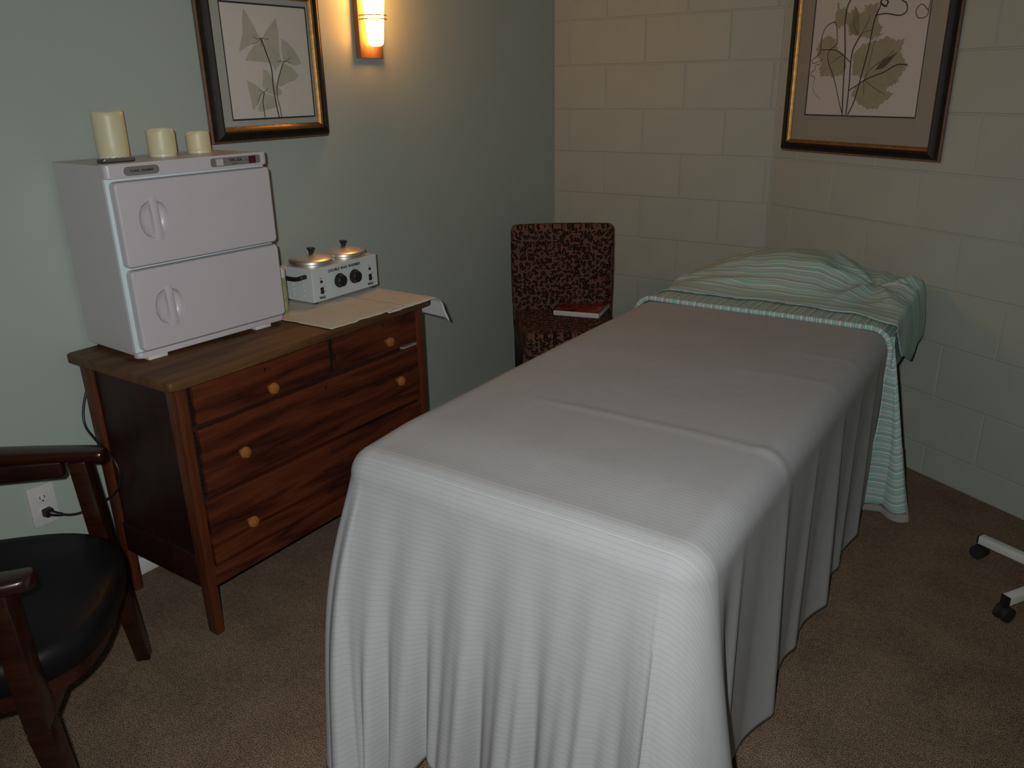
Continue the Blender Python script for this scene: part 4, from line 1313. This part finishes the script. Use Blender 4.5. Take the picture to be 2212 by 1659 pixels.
for idx, ((px, py), (nx, ny)) in enumerate(path):
    row, uvr = [], []
    re = 0.062
    # top of the bed, from the middle line to the rounded edge
    cy_ = min(max(py, YFt + 0.40), YHd)
    qx, qy = px - nx * re, py - ny * re
    NT = 22
    for j in range(NT):
        t = j / NT
        x, y = xc + (qx - xc) * t, cy_ + (qy - cy_) * t
        z = ZB - 0.010 * max(0, (abs(x - xc) - 0.20) / 0.2) ** 2 * 0.35 - 0.012 * sstep(YFt + 0.25, YFt + 0.05, y)
        z += 0.0022 * noise.noise(Vector((x * 6, y * 5, 1.0))) + 0.0026 * gauss(y, 1.640 - 0.10 * (x - 1.53) ** 2, 0.014) * sstep(1.15, 1.35, x)
        z += 0.0010 * gauss(y, 2.10 + 0.1 * (x - 1.4), 0.02) * sstep(1.5, 1.7, x) + 0.0010 * gauss(y, 2.36, 0.016) * sstep(1.55, 1.7, x)
        row.append((x, y, z)); uvr.append((x, y))
    zt = row[-1][2]
    for j in range(9):
        a = (PI / 2) * j / 8
        x = qx + nx * re * math.sin(a); y = qy + ny * re * math.sin(a)
        z = zt - re * (1 - math.cos(a)) + (0.002 * gauss(y, 1.640, 0.016) if nx > 0.5 else 0)
        row.append((x, y, z)); uvr.append((qx + nx * re * a, qy + ny * re * a))
    zs = zt - re
    wf = max(0, -ny)
    hem = 0.008 + 0.006 * noise.noise(Vector((px * 6, py * 6, 4.0)))
    if wf > 0.9: hem += 0.045 * gauss(px, 1.285, 0.03) - 0.006
    if nx > 0.9: hem += 0.020 * sstep(1.70, 1.74, py) + 0.05 * sstep(2.45, 2.7, py)
    NS = 44
    for j in range(1, NS + 1):
        d = j / NS
        o_ = folds(px, py, nx, ny, d)
        z = zs + (hem - zs) * d
        cx_, cyy = corner_sweep(px, py, nx, ny, d)
        row.append((px + nx * o_ + cx_, py + ny * o_ + cyy, z))
        dd = re * PI / 2 + (zs - z)
        uvr.append((qx + nx * dd, qy + ny * dd))
    P.append(row); UV.append(uvr)
bs = grid_mesh('bedspread', P, UV, 'bedspread', None, 0.003, smooth=75, weld=True)
tag(bs, 'grey ribbed bedspread draped over the massage table to the carpet', 'bedspread')

# ------------------------------------------------------------------ striped top sheet: turned-down band, rolled edge, hanging flap
sh = thing('striped_sheet', 'teal and white striped sheet folded over the head end of the bedspread', 'sheet', (0, 0, 0))
prof = []     # cross section of the bed at the head, left to right
for i in range(15): prof.append((XLf - 0.004 - 0.004, 0.45 + (0.64 - 0.45) * i / 14))
for i in range(1, 9):
    a = (PI / 2) * i / 8; prof.append((XLf - 0.008 + 0.066 - 0.066 * math.cos(a), 0.642 + 0.066 * math.sin(a)))
for i in range(1, 40): prof.append((XLf + 0.058 + (XRt - XLf - 0.116) * i / 40, 0.708))
for i in range(0, 9):
    a = (PI / 2) * i / 8; prof.append((XRt - 0.058 + 0.066 * math.sin(a), 0.642 + 0.066 * math.cos(a)))
for i in range(1, 10): prof.append((XRt + 0.008, 0.642 - 0.10 * i / 9))
P, UV = [], []
arc = 0.0
for i, (x, z) in enumerate(prof):
    if i: arc += math.hypot(x - prof[i - 1][0], z - prof[i - 1][1])
    row, uvr = [], []
    for j in range(13):
        y = 2.700 + 0.34 * j / 12
        zz = z + 0.0015 * noise.noise(Vector((x * 14, y * 14, 2)))
        row.append((x, y, zz)); uvr.append((arc, (2.700 + 0.34 * j / 12) * 0.5))
    P.append(row); UV.append(uvr)
# stripes across the fold run the other way: swap so they cross the edge
UVs = [[(v, u) for u, v in r] for r in UV]
grid_mesh('turned_band', P, UVs, 'striped_cotton', sh, 0.002)
def strip_tube(name, pts, r, n=12, vk=1.0):
    pts = [Vector(p) for p in pts]
    P, UV = [], []
    prev, arc = None, 0.0
    for i, p in enumerate(pts):
        t = (pts[min(i + 1, len(pts) - 1)] - pts[max(i - 1, 0)]).normalized()
        x = t.orthogonal().normalized() if prev is None else (prev - t * prev.dot(t)).normalized()
        prev = x; y = t.cross(x)
        if i: arc += (p - pts[i - 1]).length
        rr = r(i / (len(pts) - 1)) if callable(r) else r
        P.append([p + (x * math.cos(2 * PI * k / n) + y * math.sin(2 * PI * k / n)) * rr for k in range(n + 1)])
        UV.append([(k / n * 0.06, arc * vk) for k in range(n + 1)])
    return grid_mesh(name, P, UV, 'striped_cotton', sh, 0.0, smooth=80)
roll_pts = [(x, 2.700 - 0.012 * math.sin(PI * (x - 0.99) / 0.88) * 0 + 0.004 * math.sin(x * 9), z + 0.004) for x, z in prof[9:]]
roll_pts = [p for p in roll_pts if not (p[0] > XRt and p[2] < 0.60)]
strip_tube('rolled_edge', roll_pts, 0.0095)
# flap: from the bed corner down to the carpet, opening towards the viewer
def flap(za, zb, grow, material, thick, name, n=46):
    P, UV = [], []
    for i in range(n + 1):
        z = za + (zb - za) * i / n
        f = (0.665 - z) / 0.635
        f = max(0.0, f)
        gr_ = grow * max(0.0, min(1.0, (0.16 - z) / 0.12))
        lx = 1.862 + 0.030 * f * (1 - f) * 2 - 0.048 * f ** 2.2 - gr_
        rx = 1.884 + 0.108 * f ** 0.95 + gr_
        ly = 2.690 + 0.055 * f - gr_ * 0.3
        ry = 2.712 + 0.085 * f
        mx, my = lx + (rx - lx) * (0.62 - 0.12 * f), 2.705 + 0.075 * f + 0.035 * f
        row, uvr = [], []
        for j in range(17):
            t = j / 16
            if t < 0.5:
                q = t * 2; x = lx + (mx - lx) * q; y = ly + (my - ly) * q ** 0.8
            else:
                q = (t - 0.5) * 2; x = mx + (rx - mx) * q; y = my + (ry - my) * q - 0.020 * f * math.sin(PI * q)
            row.append((x, y, z + 0.008 * f * math.sin(t * 5.5 + 0.5))); uvr.append((t * 0.2, z + 0.012 * math.sin(t * 3)))
        P.append(row); UV.append(uvr)
    return grid_mesh(name, P, UV, material, sh, thick, smooth=60)
flap(0.690, 0.050, 0.0, 'striped_cotton', 0.002, 'hanging_flap')
g = flap(0.300, 0.014, 0.006, 'blanket_grey', 0.002, 'blanket_hem')
g.location.y = 0.010

# ------------------------------------------------------------------ crumpled striped cover over the face cradle
cvr = []
def prof_back(x):
    tab = [(0.90, 0.60), (0.985, 0.700), (1.04, 0.735), (1.10, 0.758), (1.20, 0.800), (1.28, 0.824), (1.42, 0.836), (1.54, 0.832), (1.60, 0.806), (1.66, 0.782), (1.74, 0.766), (1.83, 0.768), (1.872, 0.752), (1.96, 0.62)]
    if x <= tab[0][0]: return tab[0][1]
    for (a, za), (b, zb) in zip(tab, tab[1:]):
        if x <= b:
            t = (x - a) / (b - a); t = t * t * (3 - 2 * t) * 0.6 + t * 0.4
            return za + (zb - za) * t
    return tab[-1][1]
P, UV = [], []
NI, NJ = 120, 70
for i in range(NI + 1):
    fx = i / NI
    row, uvr = [], []
    for j in range(NJ + 1):
        fy = j / NJ
        # a cloth about 1.02 m wide and 0.62 m deep; front edge wavers
        x = 0.955 + 1.00 * fx
        yf = 2.850 - 0.9 * max(0, x - 1.72) ** 1.0 * 0.75 - 0.30 * max(0, 1.14 - x) + 0.010 * math.sin(x * 14) + 0.006 * math.sin(x * 37)
        yb = min(3.270, D - 0.075 - max(0.0, x - L1) * math.tan(ANG))
        s = fy * 0.62
        lift = sstep(0.03, 0.33, s)
        y = yf + min(s, 0.42) / 0.42 * (yb - yf)
        base = 0.7165 + 0.006 * sstep(0, 0.04, s)
        z = base + lift * (prof_back(x) - base)
        # over the back of the cradle
        if s > 0.42:
            d = s - 0.42
            y = yb + 0.035 * math.sin(min(d / 0.05, PI / 2)); z -= 0.015 * (1 - math.cos(min(d / 0.05, PI / 2))) * 2 + max(0, d - 0.06) * 0.85 * (1 - sstep(1.72, 1.86, x))
        # over the left and right edges of the table
        if x > 1.872:
            d = x - 1.872                                   # side panel hanging off the edge, longest in the middle
            z = min(z, 0.742) - 1.35 * d * (1.0 - 0.55 * sstep(0.20, 0.40, s)) * sstep(-0.01, 0.09, s)
            x = 1.872 + 0.030 * math.sin(min(1.0, d / 0.08) * PI / 2) * (0.5 + 0.5 * sstep(0.0, 0.12, s))
        if x < 1.0:
            pass
        if x < 1.053:
            lim = 0.642 + math.sqrt(max(0.0, 0.066 ** 2 - (1.053 - x) ** 2)) if x > 0.9875 else 0.642 - 2.0 * (0.9875 - x)
            z = min(z, lim + 0.006 + 0.025 * sstep(0.05, 0.3, s))
            x = max(x, 0.980)
        # wrinkles: radiating creases on the right, long soft ones across
        w = 0.0
        w += 0.0075 * noise.noise(Vector((x * 3.0 + y * 2, y * 17 - x * 4, 3.1))) * sstep(0.0, 0.10, s)
        w += 0.006 * noise.noise(Vector((x * 11, y * 9, 7.7))) * sstep(0.02, 0.14, s)
        w += 0.010 * (0.5 - abs(noise.noise(Vector((x * 2.2 - y * 3.0, y * 8.0 + x * 2.0, 5.3))))) * sstep(0.04, 0.16, s)
        ang_ = math.atan2(y - 3.13, x - 1.735); rr = math.hypot(y - 3.13, x - 1.735)
        w += 0.011 * (1 - 2 * abs(math.sin(ang_ * 3.5 + 0.8))) * gauss(rr, 0.13, 0.12) * sstep(0, 0.08, s)
        w -= 0.018 * gauss(rr, 0.0, 0.05)
        w += 0.010 * gauss(y, 2.98 + 0.10 * (x - 1.35), 0.022) * sstep(1.1, 1.25, x) * sstep(1.62, 1.5, x)
        row.append((x, y, z + w))
        uvr.append((x, s + 0.05 * (x - 1.4) + 0.02 * math.sin(x * 6)))
    P.append(row); UV.append(uvr)
cv = grid_mesh('cradle_cover', P, UV, 'striped_cotton', None, 0.002, smooth=75)
tag(cv, 'crumpled teal striped cover spread over the face cradle at the bed head', 'cover')
